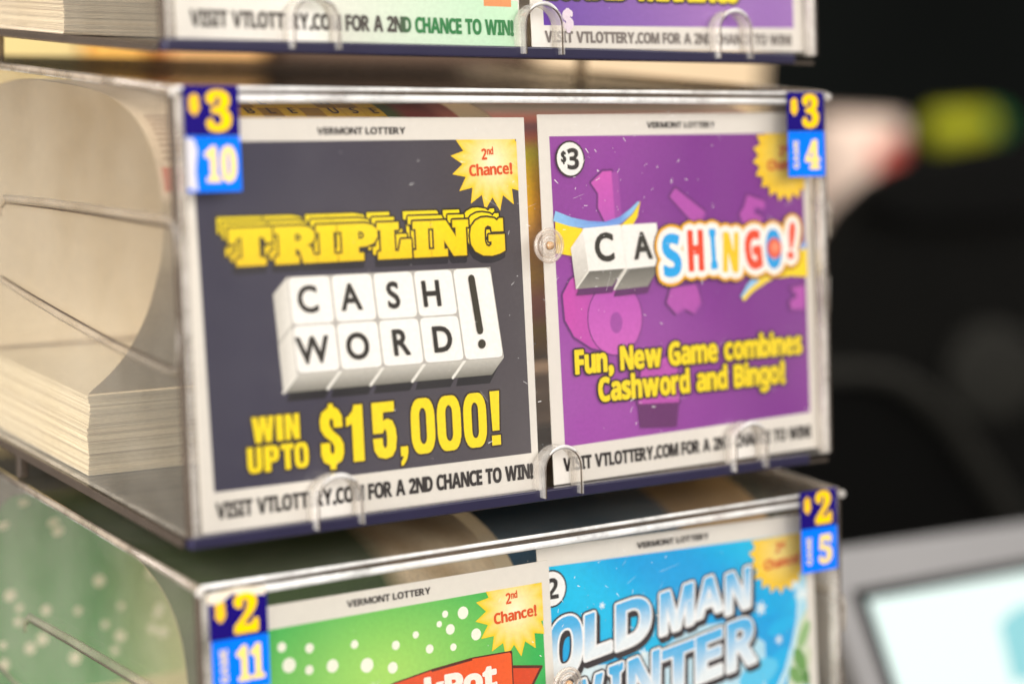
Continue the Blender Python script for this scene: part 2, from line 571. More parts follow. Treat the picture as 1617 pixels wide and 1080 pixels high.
    def clip(self, x0, y0, x1, y1):
        """Trim everything printed so far to a rectangle."""
        nv, nf, nc = [], [], []
        for f in self.f:
            P = [(self.v[i], self.c[i]) for i in f]
            for ax, lim, sg in ((0, x0, 1), (0, x1, -1), (1, y0, 1), (1, y1, -1)):
                Q = []
                for i in range(len(P)):
                    (a, ca), (b, cb) = P[i], P[(i + 1) % len(P)]
                    da, db = sg * (a[ax] - lim), sg * (b[ax] - lim)
                    if da >= 0: Q.append((a, ca))
                    if (da >= 0) != (db >= 0):
                        t = da / (da - db)
                        Q.append((tuple(a[q] + (b[q] - a[q]) * t for q in range(3)), mixc(ca, cb, t)))
                P = Q
                if len(P) < 3: break
            if len(P) >= 3:
                b0 = len(nv)
                nv += [p for p, _ in P]; nc += [c for _, c in P]
                nf.append(tuple(range(b0, b0 + len(P))))
        self.v, self.f, self.c = nv, nf, nc

    def build(self, name, parent=None, mat='ink', mapf=None):
        me = bpy.data.meshes.new(name)
        mapf = mapf or (lambda u, v, z: Vector((u, v, z)) * 0.001)
        me.from_pydata([tuple(mapf(*p)) for p in self.v], [], self.f)
        me.materials.append(M[mat])
        at_ = me.color_attributes.new('ink', 'FLOAT_COLOR', 'POINT')
        flat = []
        for c in self.c: flat += [c[0], c[1], c[2], 1.0]
        at_.data.foreach_set('color', flat)
        me.update()
        return link(name, me, parent)


def vgrad(a, b, y0, y1):
    return lambda x, y: mixc(a, b, min(1, max(0, (y - y0) / (y1 - y0))))


def starburst(ink, cx, cyy, r_out, r_in, n, rot=0, edge=C(255, 212, 16), heart=C(255, 252, 215)):
    rim = []
    for k in range(2 * n):
        r = r_out if k % 2 == 0 else r_in
        a = R(rot) + math.pi * k / n
        rim.append((cx + r * math.cos(a), cyy + r * math.sin(a)))
    mid = [(cx + r_in * .62 * math.cos(R(rot) + math.pi * k / n), cyy + r_in * .62 * math.sin(R(rot) + math.pi * k / n)) for k in range(2 * n)]
    b = len(ink.v)
    ink.fan((cx, cyy), mid, heart, mixc(heart, edge, 0.55))
    z = ink._z()
    b = len(ink.v); m = len(rim)
    for p in mid: ink.v.append((*p, z)); ink.c.append(mixc(heart, edge, 0.55))
    for p in rim: ink.v.append((*p, z)); ink.c.append(edge)
    ink.f += [(b + i, b + (i + 1) % m, b + m + (i + 1) % m, b + m + i) for i in range(m)]


# ------------------------------------------------------------------ tickets
PAPER = C(233, 228, 221)
INKBLACK = C(42, 36, 36)


def ticket_frame(level, name='lottery_ticket'):
    o = empty(name, (0, 0, 0))
    Mx = Matrix((U, TV, TN)).transposed().to_4x4()
    o.matrix_world = Matrix.Translation(STEP * level - N * 0.0035) @ Mx
    return o


def card(parent, corners, thick=0.3):
    mb = MB()
    mb.prism([Vector((x, y, 0)) * 0.001 for x, y in corners], Vector((0, 0, -thick * 0.001)))
    o = mb.build('card', M['paper'], parent)
    return o


M['paper'] = plain('white_card', PAPER, 0.45, 0, 0.05, 500)
ORANGE_RED = C(225, 88, 38)
YEL = C(255, 226, 0)
DARK_OUT = C(45, 35, 20)

# ---- left ticket of the middle dispenser: dark navy
t = ticket_frame(0)
tag(t, 'dark navy lottery ticket with yellow slab title over white letter tiles', 'ticket', 'lottery tickets on display')
card(t, [(5.2, 1.0), (107.4, 1.0), (107.9, 102.9), (5.6, 102.9)])
ink = Ink(1)
NAVY, NAVY2 = C(56, 54, 76), C(78, 72, 78)
ink.quad((9.0, 11.2), (105.2, 11.4), (104.9, 97.0), (8.0, 97.0), lambda x, y: mixc(NAVY, NAVY2, min(1, max(0, (x - 20) / 80))), 12, 6)
ink.build('printed_panel', t)
ink = Ink(8)
ink.text('VERMONT LOTTERY', 56.3, 98.6, 1.75, INKBLACK, 26.4, align='c', fat=0.03)
ink.build('top_lettering', t)
ink = Ink(8)
ink.text('VISIT VTLOTTERY.COM FOR A 2ND CHANCE TO WIN!', 9.2, 4.6, 3.9, INKBLACK, 96.0, fat=0.13, space=0.30)
ink.build('web_lettering', t)
ink = Ink(4)
starburst(ink, 96.6, 91.0, 13.4, 9.6, 17, 3)
ink.clip(60, 70, 105.0, 97.0)
ink.k = 8
b = ink.build('starburst', t)
ink = Ink(8)
ink.text('2', 94.2, 91.6, 2.9, ORANGE_RED, style='bold', sx=0.8, fat=0.05, align='c', rot=3)
ink.text('nd', 95.15, 92.9, 1.9, ORANGE_RED, style='bold', sx=0.7, fat=0.03, rot=3)
ink.text('Chance!', 96.1, 87.5, 2.9, ORANGE_RED, 14.0, fat=0.06, align='c', rot=2)
ink.build('starburst_lettering', b)
# slab title with two stepped echoes behind it
TIT = [('T', 16.4, 28.6), ('R', 29.2, 41.4), ('I', 41.2, 47.2), ('P', 47.5, 59.6), ('L', 59.3, 69.6), ('I', 70.3, 75.8), ('N', 75.9, 87.8), ('G', 88.2, 99.5)]
ink = Ink(3)
SH = C(40, 37, 46)
for ch, x0, x1 in TIT:
    ink.shape(SLAB[ch], x0, 66.3, x1, 75.7, SH, 0.55, dx=-.5, dy=-1.5)
ink.layer()
for k in (2, 1, 0):
    dx, dy = -1.35 * k, 1.32 * k
    for ch, x0, x1 in TIT:
        ink.shape(SLAB[ch], x0, 66.3, x1, 75.7, C(50, 42, 20), 0.6, dx=dx, dy=dy)
    ink.layer()
    for ch, x0, x1 in TIT:
        ink.shape(SLAB[ch], x0, 66.3, x1, 75.7, vgrad(C(252, 212, 0), C(255, 230, 0), 66, 78), 0.10, dx=dx, dy=dy)
    ink.layer()
for ch, x0, x1 in TIT:      # embossed inner line of the printed letters
    g = SLAB[ch][0]
    cx, cyv = (x0 + x1) / 2, 71.0
    pts = [(cx + (x0 + p[0] * (x1 - x0) - cx) * 0.999, cyv + (66.3 + p[1] * 9.4 - cyv) * 0.999) for p in g]
    ink.edge_strokes(pts, [(i, (i + 1) % len(pts)) for i in range(len(pts))], 0.10, C(205, 165, 10))
ink.build('title_lettering', t)


def corner(i, v):
    return (32.3 + i * 12.42 + (63 - v) * (0.055 + 0.014 * i), v - 0.05 * i)


def tile_row(ink, edges, rows, d, letters):
    """Printed blocks: white faces with a printed side and underside."""


ink = Ink(3)
d = (-4.2, -4.4)
rows = (63.0, 50.7, 38.4)
q = lambda p, s=1.0: (p[0] + d[0] * s, p[1] + d[1] * s)
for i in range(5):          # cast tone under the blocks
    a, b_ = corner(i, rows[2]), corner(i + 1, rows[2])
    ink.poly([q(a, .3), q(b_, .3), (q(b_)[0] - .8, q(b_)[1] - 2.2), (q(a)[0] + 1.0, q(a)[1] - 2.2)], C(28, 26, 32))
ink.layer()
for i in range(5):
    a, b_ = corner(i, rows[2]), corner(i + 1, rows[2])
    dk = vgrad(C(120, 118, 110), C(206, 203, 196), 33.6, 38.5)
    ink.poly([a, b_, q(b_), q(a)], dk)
ink.layer()
for i in range(5):
    a = corner(i, rows[2])
    ink.line([a, q(a, .97)], 0.8, C(240, 238, 232))
for r in range(2):
    a, b_ = corner(0, rows[r]), corner(0, rows[r + 1])
    col = vgrad(C(222, 219, 212), C(240, 237, 230), rows[r + 1] - 4, rows[r])
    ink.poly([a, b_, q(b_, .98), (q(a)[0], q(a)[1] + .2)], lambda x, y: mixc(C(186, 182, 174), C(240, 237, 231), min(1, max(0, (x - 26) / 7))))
ink.layer()
ink.line([q(corner(0, rows[1]), .95), corner(0, rows[1])], 0.35, C(165, 162, 155))
ink.poly([corner(0, rows[0]), corner(5, rows[0]), corner(5, rows[2]), corner(0, rows[2])], C(186, 182, 178))
ink.layer()
for r in range(2):
    for i in range(5 if r == 0 else 4):
        v0, v1 = rows[r] - .16, rows[r + 1] + .26
        if i == 4: v1 = rows[2] + .2
        a, b_, c_, d_ = corner(i, v1), corner(i + 1, v1), corner(i + 1, v0), corner(i, v0)
        e = 0.26; w = 2
        loop = []
        cs = [(a[0] + e, a[1]), (b_[0] - e, b_[1]), (c_[0] - e, c_[1]), (d_[0] + e, d_[1])]
        for j in range(4):
            p, pr_, nx_ = Vector(cs[j]), Vector(cs[j - 1]), Vector(cs[(j + 1) % 4])
            rr = 1.3
            p1 = p + (pr_ - p).normalized() * rr; p2 = p + (nx_ - p).normalized() * rr
            loop += [tuple(p1), tuple(p1 * .25 + p * .5 + p2 * .25), tuple(p2)]
        ink.poly(loop, C(255, 253, 250))
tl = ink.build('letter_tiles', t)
ink = Ink(12)
for ch, cx, v in (('C', 38.4, 53.9), ('A', 51.0, 53.8), ('S', 63.8, 53.6), ('H', 75.6, 53.4), ('W', 39.2, 41.0), ('O', 52.3, 41.1), ('R', 65.5, 41.2), ('D', 78.4, 41.2)):
    ink.text(ch, cx - 0.3, v, 6.5, C(46, 42, 38), style='regular', align='c', slant=-0.09, sx=0.92, fat=0.25)
ink.line([(87.9, 60.0), (89.9, 45.9)], 2.1, C(60, 56, 44))
ink.disc(90.3, 42.3, 1.25, C(60, 56, 44))
ink.build('tile_lettering', tl)
ink = Ink(3)


def block_line(ink, items, y0, y1, color, fat, slant=0.0):
    for ch, x0, x1 in items:
        if ch == ',':
            w = x1 - x0
            ink.shape(BLOCK[','], x0, y0, x1, y0 + (y1 - y0) * 0.28, color, fat)
        elif ch == '!':
            ink.shape(BLOCK['!'], x0, y0, x1, y1, color, fat)
            ink.shape(BLOCK['.'], x0, y0, x1, y1, color, fat)
        else:
            ink.shape(BLOCK[ch], x0, y0, x1, y1, color, fat, slant)


PRIZE = [('$', 39.4, 46.3), ('1', 47.2, 53.0), ('5', 55.0, 62.2), (',', 63.0, 65.8), ('0', 66.8, 74.2), ('0', 75.0, 82.5), ('0', 83.4, 90.8), ('!', 92.2, 95.3)]
SMALL1 = [('W', 20.2, 26.4), ('I', 27.0, 28.9), ('N', 29.5, 33.6)]
SMALL2 = [('U', 18.5, 22.6), ('P', 23.2, 27.4), ('T', 28.0, 31.6), ('O', 31.8, 35.8)]
for items, y0, y1 in ((PRIZE, 14.7, 29.3), (SMALL1, 22.2, 28.6), (SMALL2, 14.8, 21.2)):
    block_line(ink, items, y0, y1, C(46, 32, 26), 0.55)
ink.layer()
for items, y0, y1 in ((PRIZE, 14.7, 29.3), (SMALL1, 22.2, 28.6), (SMALL2, 14.8, 21.2)):
    block_line(ink, items, y0, y1, YEL, 0.02)
ink.build('prize_lettering', t)

# ---- right ticket of the middle dispenser: purple
t = ticket_frame(0)
tag(t, 'purple lottery ticket with two white letter cubes and multicoloured title', 'ticket', 'lottery tickets on display')
card(t, [(112.5, 1.7), (214.4, 2.4), (214.4, 104.3), (112.5, 103.7)])
ink = Ink(1)
PU1, PU2 = C(130, 50, 148), C(162, 74, 174)
ink.quad((116.7, 11.9), (210.2, 13.4), (211.2, 98.2), (116.2, 97.7),
         lambda x, y: mixc(PU1, PU2, min(1, max(0, .25 + .5 * math.sin(x * .045 - 4.2) + .3 * math.sin(y * .06)))), 24, 20)
ink.layer()
# ghosted numerals behind the title
G1, G2, GS = C(206, 96, 194), C(182, 82, 180), C(112, 48, 122)
def ghost(ink, loop, c, holes=(), side=(1.6, -.4), sh=1.3):
    ink.edge_strokes(loop, [(i, (i + 1) % len(loop)) for i in range(len(loop))], sh, C(108, 44, 122))
    ink.layer()
    ink.poly([(p[0] + side[0], p[1] + side[1]) for p in loop], C(164, 74, 170))
    ink.layer()
    ink.poly(loop, c, holes)
    ink.layer()
ghost(ink, [(129.9, 84.7), (134.2, 87.8), (137.4, 87.9), (137.9, 74.0), (134.4, 73.4), (132.0, 77.6), (132.3, 81.6)], vgrad(C(212, 92, 190), C(190, 84, 186), 88, 74), side=(2.4, -.3))
ghost(ink, [(158.2, 80.2), (160.4, 82.6), (171.2, 75.6), (169.4, 72.4), (166.5, 72.6)], G2, side=(.5, -.6))
ghost(ink, [(188.0, 80.0), (194.8, 78.0), (194.3, 75.8), (190.6, 76.6), (190.2, 74.6), (193.6, 73.4), (192.6, 71.0), (186.0, 71.4), (184.6, 74.4), (186.6, 76.5)], G2, side=(.5, -.6))
# the big six: crescent back and bowl
cres = [(118.2, 54.0), (118.6, 47.0), (121.5, 42.2), (127.5, 38.6), (134.5, 37.0), (139, 39), (141, 60.5), (126, 60.5), (121, 58)]
ghost(ink, cres, lambda x, y: mixc(C(204, 74, 180), C(186, 80, 182), min(1, max(0, (x - 118) / 14))), side=(0, 0))
ghost(ink, ellipse(136.2, 46.4, 9.6, 10.2, 36), vgrad(C(206, 96, 196), C(190, 84, 188), 40, 56), [ellipse(136.5, 45.2, 2.2, 3.0, 20)], side=(0, 0), sh=.6)
ghost(ink, [(157.0, 54.0), (166.5, 54.5), (168.0, 49.5), (165.2, 46.4), (161.8, 48.0), (158.4, 46.6), (155.2, 49.8)], G2, side=(.5, -.6))
ghost(ink, [(203.8, 51.6), (209.6, 52.2), (209.2, 45.2), (203.6, 45.4), (203.2, 47.6), (206.6, 49.0)], G2, side=(.4, -.5))
ghost(ink, [(144.8, 32.4), (158.0, 35.0), (158.2, 20.9), (143.0, 21.6)], C(190, 82, 182), side=(0, 0))
ink.poly([(142.9, 21.6), (158.0, 20.9), (156.8, 13.9), (143.4, 14.8)], C(104, 44, 108))
ink.layer()
# swooshes
def ribbon(ink, pts, widths, color):
    L, Rr = [], []
    for i, p in enumerate(pts):
        a, c_ = pts[max(0, i - 1)], pts[min(len(pts) - 1, i + 1)]
        tx, ty = c_[0] - a[0], c_[1] - a[1]; l_ = math.hypot(tx, ty)
        nx, ny = -ty / l_ * widths[i] / 2, tx / l_ * widths[i] / 2
        L.append((p[0] + nx, p[1] + ny)); Rr.append((p[0] - nx, p[1] - ny))
    ink.poly(L + Rr[::-1], color)
ink.poly([(116.5, 74.4), (121, 73.0), (126, 72), (133, 71.6), (140, 72.8), (144, 75.6), (147, 79.2), (145.6, 74.6), (142.5, 71), (136, 68), (125, 64), (116.3, 65.6)], C(255, 222, 20))
ink.layer()
ribbon(ink, [(116.3, 75.8), (122, 74.0), (128, 73.0), (134, 72.7), (139.5, 74.0), (143.5, 76.4), (146.4, 79.0)], [2.9, 2.5, 2.2, 2.0, 1.9, 1.5, .5],
       lambda x, y: mixc(C(150, 205, 250), C(92, 130, 226), min(1, abs((x - 117) / 20)) if x < 137 else max(0, 1 - (x - 137) / 7)))
ink.layer()
ink.poly([(199, 58.0), (203, 61.5), (211.0, 63.4), (210.9, 54.6), (204, 55.2), (197, 54.6)], C(255, 222, 20))
ink.poly([(201, 64.2), (211.0, 65.2), (211.0, 63.4), (203, 61.5)], C(150, 180, 240))
ink.layer()
ribbon(ink, [(184.2, 49.2), (188.2, 52.6), (194, 55.0), (199, 56.2)], [1.6, 2.6, 2.4, 1.6], C(255, 224, 70))
ink.layer()
ribbon(ink, [(183.6, 49.8), (186.8, 53.0), (190.4, 55.2)], [.7, 1.6, 2.2], C(150, 205, 250))
ink.layer()
pp = ink.build('printed_panel', t)
PANEL_TOP = ink.k + 1
ink = Ink(8)
ink.text('VERMONT LOTTERY', 163.7, 99.9, 1.7, INKBLACK, 25.6, align='c', fat=0.03)
ink.build('top_lettering', t)
ink = Ink(8)
ink.text('VISIT VTLOTTERY.COM FOR A 2ND CHANCE TO WIN!', 115.9, 5.2, 3.6, INKBLACK, 94.0, fat=0.12, space=0.30, slope=.008)
ink.build('web_lettering', t)
ink = Ink(PANEL_TOP)
ink.disc(122.6, 91.4, 5.1, C(52, 40, 40))
ink.layer()
ink.disc(122.6, 91.4, 4.6, C(248, 246, 242))
ink.layer()
ink.text('$', 119.3, 90.6, 3.0, C(48, 44, 38), style='bold', sx=.8, fat=.02)
ink.text('3', 121.6, 88.6, 5.6, C(48, 44, 38), style='bold', sx=1.0, fat=.12)
ink.build('price_roundel', t)
ink = Ink(PANEL_TOP)
starburst(ink, 203.6, 90.6, 13.2, 10.8, 20, 4, edge=C(255, 208, 16), heart=C(255, 228, 110))
ink.clip(180, 70, 211.0, 98.0)
ink.k += 4
b = ink.build('starburst', t)
ink = Ink(PANEL_TOP + 6)
ink.text('2', 202.0, 91.4, 2.9, ORANGE_RED, style='bold', sx=0.8, fat=0.05, align='c', rot=3)
ink.text('nd', 202.9, 92.6, 1.9, ORANGE_RED, style='bold', sx=0.7, fat=0.03, rot=3)
ink.text('Chance!', 203.2, 87.3, 2.9, ORANGE_RED, 14.0, fat=0.06, align='c', rot=2)
ink.build('starburst_lettering', b)
# letter cubes
ink = Ink(PANEL_TOP)
def cube(ink, tl_, tr_, br_, bl_, dep):
    q = lambda p, s=1.0: (p[0] + dep[0] * s, p[1] + dep[1] * s)
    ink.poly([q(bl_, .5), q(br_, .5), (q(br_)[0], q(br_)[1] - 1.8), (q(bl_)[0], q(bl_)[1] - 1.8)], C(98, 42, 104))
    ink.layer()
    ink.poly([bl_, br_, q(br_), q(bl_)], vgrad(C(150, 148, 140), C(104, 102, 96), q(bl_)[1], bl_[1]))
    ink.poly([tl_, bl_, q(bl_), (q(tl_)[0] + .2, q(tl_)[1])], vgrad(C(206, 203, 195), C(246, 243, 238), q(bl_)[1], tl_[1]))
    ink.layer()
    ink.line([bl_, q(bl_, .96)], .5, C(240, 238, 230))
    ink.layer()
    ink.poly([tl_, tr_, br_, bl_], C(252, 250, 246))
    ink.edge_strokes([tl_, tr_, br_, bl_], [(0, 1), (1, 2), (2, 3), (3, 0)], .6, C(252, 250, 246))
    ink.layer()
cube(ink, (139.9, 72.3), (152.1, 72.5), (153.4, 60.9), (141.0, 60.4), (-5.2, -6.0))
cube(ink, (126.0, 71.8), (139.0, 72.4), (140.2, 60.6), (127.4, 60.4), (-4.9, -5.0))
b = ink.build('letter_cubes', t)
ink = Ink(PANEL_TOP + 14)
ink.text('C', 133.2, 62.9, 7.4, C(46, 44, 36), style='regular', sx=.92, fat=.34, align='c', slant=-.05)
ink.text('A', 147.0, 62.9, 7.2, C(46, 44, 36), style='regular', sx=.88, fat=.30, align='c', slant=-.05)
ink.build('cube_lettering', b)
# multicoloured title
ink = Ink(PANEL_TOP + 14)
LET = [('S', 154.0, 160.6, 57.6, 69.0, C(20, 172, 245), 3), ('H', 163.6, 169.3, 58.7, 69.9, C(238, 72, 36), 0), ('I', 172.0, 174.3, 59.0, 70.0, C(20, 172, 245), 2),
       ('N', 177.0, 182.9, 57.8, 68.8, C(250, 206, 20), -3), ('G', 185.6, 192.0, 58.3, 69.0, C(238, 76, 40), 5), ('O', 194.0, 200.0, 58.2, 69.0, C(20, 165, 240), 0), ('!', 203.2, 205.8, 60.6, 71.4, C(240, 90, 60), -8)]
def put_letters(ink, grow, color=None):
    for ch, x0, x1, y0, y1, c, rot in LET:
        col = color or c
        g = glyph(ch, 'bold'); h = y1 - y0; H = cap_height('bold')
        cx, cyv = (x0 + x1) / 2, (y0 + y1) / 2
        pts = []
        w_ = max(g['w'], .01)
        for gx, gy in g['v']:
            X = (gx / w_ - .5) * (x1 - x0 - .5); Y = (gy / H - .5) * h
            a = R(rot)
            pts.append((cx + X * math.cos(a) - Y * math.sin(a), cyv + X * math.sin(a) + Y * math.cos(a)))
        ink.tris(pts, g['f'], col)
        ink.edge_strokes(pts, g['bd'], 2 * (grow + .3), col)
    ink.layer()
put_letters(ink, 3.1, C(52, 28, 36))
ink.k += 1
put_letters(ink, 2.75, C(244, 176, 10))
put_letters(ink, 1.9, C(253, 251, 246))
for ch, x0, x1, y0, y1, c, rot in LET:   # close the counters of the white surround
    ink.rect(x0 + .3, y0 + .5, x1 - .3, y1 - .5, C(253, 251, 246))
ink.layer()
put_letters(ink, 0.12)
ink.fan((197.9, 64.4), ellipse(197.3, 63.8, 2.9, 3.1), C(255, 170, 130), C(232, 58, 40))
ink.build('title_lettering', t)
ink = Ink(PANEL_TOP)
for body, x, y, w, h in (('Fun, New Game combines', 121.2, 31.9, 86.0, 6.4), ('Cashword and Bingo!', 129.0, 23.6, 70.6, 6.4)):
    ink.k = PANEL_TOP
    ink.text(body, x, y, h, YEL, w, fat=0.24, outlines=((0.55, C(40, 18, 26)),), space=0.34, track=.085, slope=-.002)
ink.build('slogan_lettering', t)

# ---- left ticket of the lower dispenser: green
t = ticket_frame(-1)
tag(t, 'green lottery ticket with white dots and a red banner', 'ticket', 'lottery tickets on display')
card(t, [(5.6, 1.0), (109.6, 1.0), (109.7, 101.4), (6.0, 101.2)])
ink = Ink(1)
def greens(x, y):
    r = math.hypot((x - 56) / 46, (y - 78) / 26)
    return mixc(C(168, 222, 106), C(52, 182, 88), min(1, max(0, r * 1.05 - .1)))
ink.quad((9.0, 11.2), (107.0, 11.4), (106.8, 95.6), (9.0, 95.2), greens, 26, 22)
ink.layer()
for x, y, r in ((25.6, 90.4, 1.25), (27.4, 85.5, 1.9), (33.5, 88.9, 1.25), (33.1, 83.4, 1.2), (39.9, 83.3, 1.7), (46.7, 87.8, 1.1), (50.1, 81.8, 1.9), (57.8, 79.9, 1.5), (59.1, 85.6, 1.2),
                (65.4, 87.4, .95), (69.5, 83.0, 1.2), (77.0, 82.3, 1.0), (76.3, 87.2, 1.4), (72.9, 89.1, .85), (74.9, 91.5, .95), (80.6, 91.0, 1.7), (84.5, 84.6, 1.6), (33, 76, 1.4), (42, 76.5, 1.1), (24, 78, 1.2), (16, 84, 1.4), (14, 74, 1.2)):
    ink.disc(x, y, r, C(250, 250, 236))
ink.build('printed_panel', t)
ink = Ink(8)
ink.text('VERMONT LOTTERY', 57.8, 97.6, 1.75, INKBLACK, 25.6, align='c', fat=0.03)
ink.build('top_lettering', t)
ink = Ink(4)
starburst(ink, 97.6, 89.4, 13.2, 9.6, 16, 6)
ink.clip(60, 70, 107.0, 95.6)
ink.k = 8
b = ink.build('starburst', t)
ink = Ink(8)
ink.text('2', 95.6, 91.3, 2.9, ORANGE_RED, style='bold', sx=0.8, fat=0.05, align='c', rot=3)
ink.text('nd', 96.55, 92.5, 1.9, ORANGE_RED, style='bold', sx=0.7, fat=0.03, rot=3)
ink.text('Chance!', 97.6, 86.6, 2.9, ORANGE_RED, 14.2, fat=0.06, align='c', rot=2)
ink.build('starburst_lettering', b)
ink = Ink(4)
fold = [(93, 74.4), (105.6, 72.4), (101.8, 67.2), (105.8, 60), (93, 60)]
ink.poly(fold, C(222, 74, 32)); ink.edge_strokes(fold, [(i, (i + 1) % 5) for i in range(5)], .8, C(90, 40, 26))
ink.layer()
ban = [(22, 58), (40, 69.0), (58, 75.6), (70, 77.2), (82.8, 78.2), (95.6, 78.0), (95.6, 60), (82, 61), (60, 58), (40, 50)]
ink.poly(ban, lambda x, y: mixc(C(228, 78, 32), C(244, 98, 40), min(1, max(0, (x - 60) / 30))))
ink.edge_strokes(ban, [(i, (i + 1) % len(ban)) for i in range(len(ban))], .8, C(90, 40, 26))
b = ink.build('banner', t)
ink = Ink(10)
ink.text('JackPot', 90.2, 69.6, 6.0, C(252, 246, 238), 38.0, fat=.35, align='r', slope=0.03)
ink.build('banner_lettering', b)

# ---- right ticket of the lower dispenser: blue winter
t = ticket_frame(-1)
tag(t, 'sky blue winter lottery ticket with outlined icy title lettering', 'ticket', 'lottery tickets on display')
card(t, [(106.5, 1.4), (210.4, 1.4), (210.4, 102.6), (106.5, 105.0)])
for o in t.children: o.location.z = -0.0009
ink = Ink(-30)
SKY1, SKY2 = C(0, 166, 236), C(0, 206, 250)
ink.quad((109.6, 11), (206.8, 11), (206.6, 97.0), (109.6, 99.4), lambda x, y: mixc(SKY1, SKY2, min(1, max(0, .45 + .4 * math.sin(x * .08 + y * .12) + .2 * math.sin(x * .03)))), 26, 22)
ink.layer()
rim = [(206.7, 92), (204, 89.4), (201, 88.8), (202.4, 85.0), (199.4, 82), (201.6, 78.6), (203.4, 74.5), (203, 70), (206.7, 68)]
ink.poly(rim, C(176, 228, 250))
ink.poly([(109.6, 74), (120, 70), (135, 68.6), (150, 71), (162, 75), (176, 74.4), (189, 66), (189, 50), (109.6, 50)], lambda x, y: mixc(C(226, 244, 252), C(178, 226, 248), min(1, max(0, (x - 120) / 60))))
ink.layer()
for (x, y, a, b_, c_) in ((193, 77.6, 9.5, 3.2, C(0, 176, 240)), (196, 70, 6.0, 2.2, C(0, 184, 245)), (186, 57, 8, 4, C(90, 205, 248)), (196, 60, 5, 3, C(0, 184, 245)), (176, 80, 4.0, 1.8, C(120, 214, 250)), (186, 88, 8, 2.4, C(80, 206, 250))):
    ink.disc(x, y, a, c_, b_, rot=14)
ink.layer()
# crystal globe edge and the money tree behind it
ink.poly([(198, 54), (200.5, 62), (203.5, 70), (206.7, 74), (206.7, 50), (197, 50)], C(214, 226, 200))
ink.layer()
for x, y, a, b_, r_, c_ in ((205, 66, 1.8, 4.5, -30, C(150, 190, 130)), (203, 58.5, 2.2, 4.2, 25, C(108, 160, 84)), (206, 58, 1.2, 3.6, -20, C(210, 222, 190)), (201, 54, 2.0, 3.6, 40, C(120, 168, 96)), (205, 53, 1.5, 3, 10, C(86, 140, 66))):
    ink.disc(x, y, a, c_, b_, rot=r_)
ink.layer()
ribbon(ink, [(193, 50), (197.2, 56), (200.6, 64), (202.8, 71), (203.4, 79)], [2.6, 2.2, 1.8, 1.6, .8], C(196, 234, 250))
ink.layer()
def flake(ink, x, y, r, c_):
    for k in range(3):
        a = math.pi * k / 3 + .2
        ink.line([(x - r * math.cos(a), y - r * math.sin(a)), (x + r * math.cos(a), y + r * math.sin(a))], r * .38, c_)
for x, y, r in ((187.8, 76.5, 1.9), (201.5, 83, 2.6), (205, 78.5, 2.2), (171, 70.5, 1.6), (177.6, 72.8, 1.4), (198, 88.5, 1.7), (194.6, 66, 1.3), (142, 70, 1.5), (128, 86, 0.9)):
    flake(ink, x, y, r, C(238, 250, 254))
ink.build('printed_panel', t)
ink = Ink(-20)
ink.text('VERMONT LOTTERY', 155, 100.2, 1.7, INKBLACK, 27.0, align='c', fat=0.03, slope=-.018)
ink.build('top_lettering', t)
ink = Ink(-22)
ink.disc(110.6, 93.2, 5.3, C(40, 36, 40))
ink.layer()
ink.disc(110.6, 93.2, 4.8, C(250, 250, 250))
ink.layer()
ink.text('$', 106.4, 92.2, 3.0, C(48, 44, 44), style='bold', sx=.8)
ink.text('2', 108.9, 90.4, 5.6, C(48, 44, 44), style='bold', sx=1.0, fat=.1)
ink.build('price_roundel', t)
ink = Ink(-22)
starburst(ink, 196.4, 92.2, 12.6, 10.2, 19, 4, edge=C(255, 206, 20), heart=C(255, 230, 140))
ink.clip(180, 70, 206.4, 97.2)
ink.k += 3
b = ink.build('starburst', t)
ink = Ink(-16)
ink.text('2', 195.6, 92.4, 2.9, ORANGE_RED, style='bold', sx=0.8, fat=0.05, align='c', rot=3)
ink.text('nd', 196.5, 93.6, 1.9, ORANGE_RED, style='bold', sx=0.7, fat=0.03, rot=3)
ink.text('Chance!', 197, 88.0, 2.9, ORANGE_RED, 14.4, fat=0.06, align='c', rot=3)
ink.build('starburst_lettering', b)
ink = Ink(-18)
OLD = [('O', 108.4, 120.0, 68.4, 84.4), ('L', 121.4, 130.6, 72.4, 84.6), ('D', 132.6, 145.0, 73.6, 86.2), ('M', 148.9, 161.2, 75.4, 87.0), ('A', 162.4, 172.6, 77.9, 88.4), ('N', 174.2, 183.6, 77.4, 88.9),
       ('W', 112, 126.5, 54.5, 66), ('I', 129.0, 133.8, 55.2, 68.4), ('N', 136.0, 147.4, 56.2, 69.6), ('T', 148.6, 160.6, 57.4, 70.4), ('E', 161.6, 171.4, 59.0, 72.2), ('R', 173.8, 185.2, 60.4, 74.4)]
def icy(ink, grow, color, dx=0, dy=0):
    for ch, x0, x1, y0, y1 in OLD:
        g = glyph(ch, 'bold'); H = cap_height('bold')
        pts = []
        for gx, gy in g['v']:
            Y = gy / H * (y1 - y0)
            X = gx / g['w'] * (x1 - x0)
            pts.append((x0 + X + dx + .06 * (Y - 6), y0 + Y + X * .14 - .07 * (x1 - x0) + dy))
        col = (lambda a, b_: (lambda x, y: color(x, y, a, b_)))(y0, y1) if callable(color) else color
        ink.tris(pts, g['f'], col)
        ink.edge_strokes(pts, g['bd'], 2 * grow, col)
    ink.layer()
icy(ink, 1.35, C(50, 42, 46), .75, -1.35)
icy(ink, 1.35, C(50, 42, 46), .35, -.65)
icy(ink, 1.35, C(50, 42, 46))
icy(ink, 0.85, C(250, 250, 252))
icy(ink, 0.22, lambda x, y, a, b_: mixc(C(238, 246, 252), C(70, 180, 238), min(1, max(0, (y - a - .25 * (b_ - a)) / (.6 * (b_ - a))))))
ink.build('title_lettering', t)

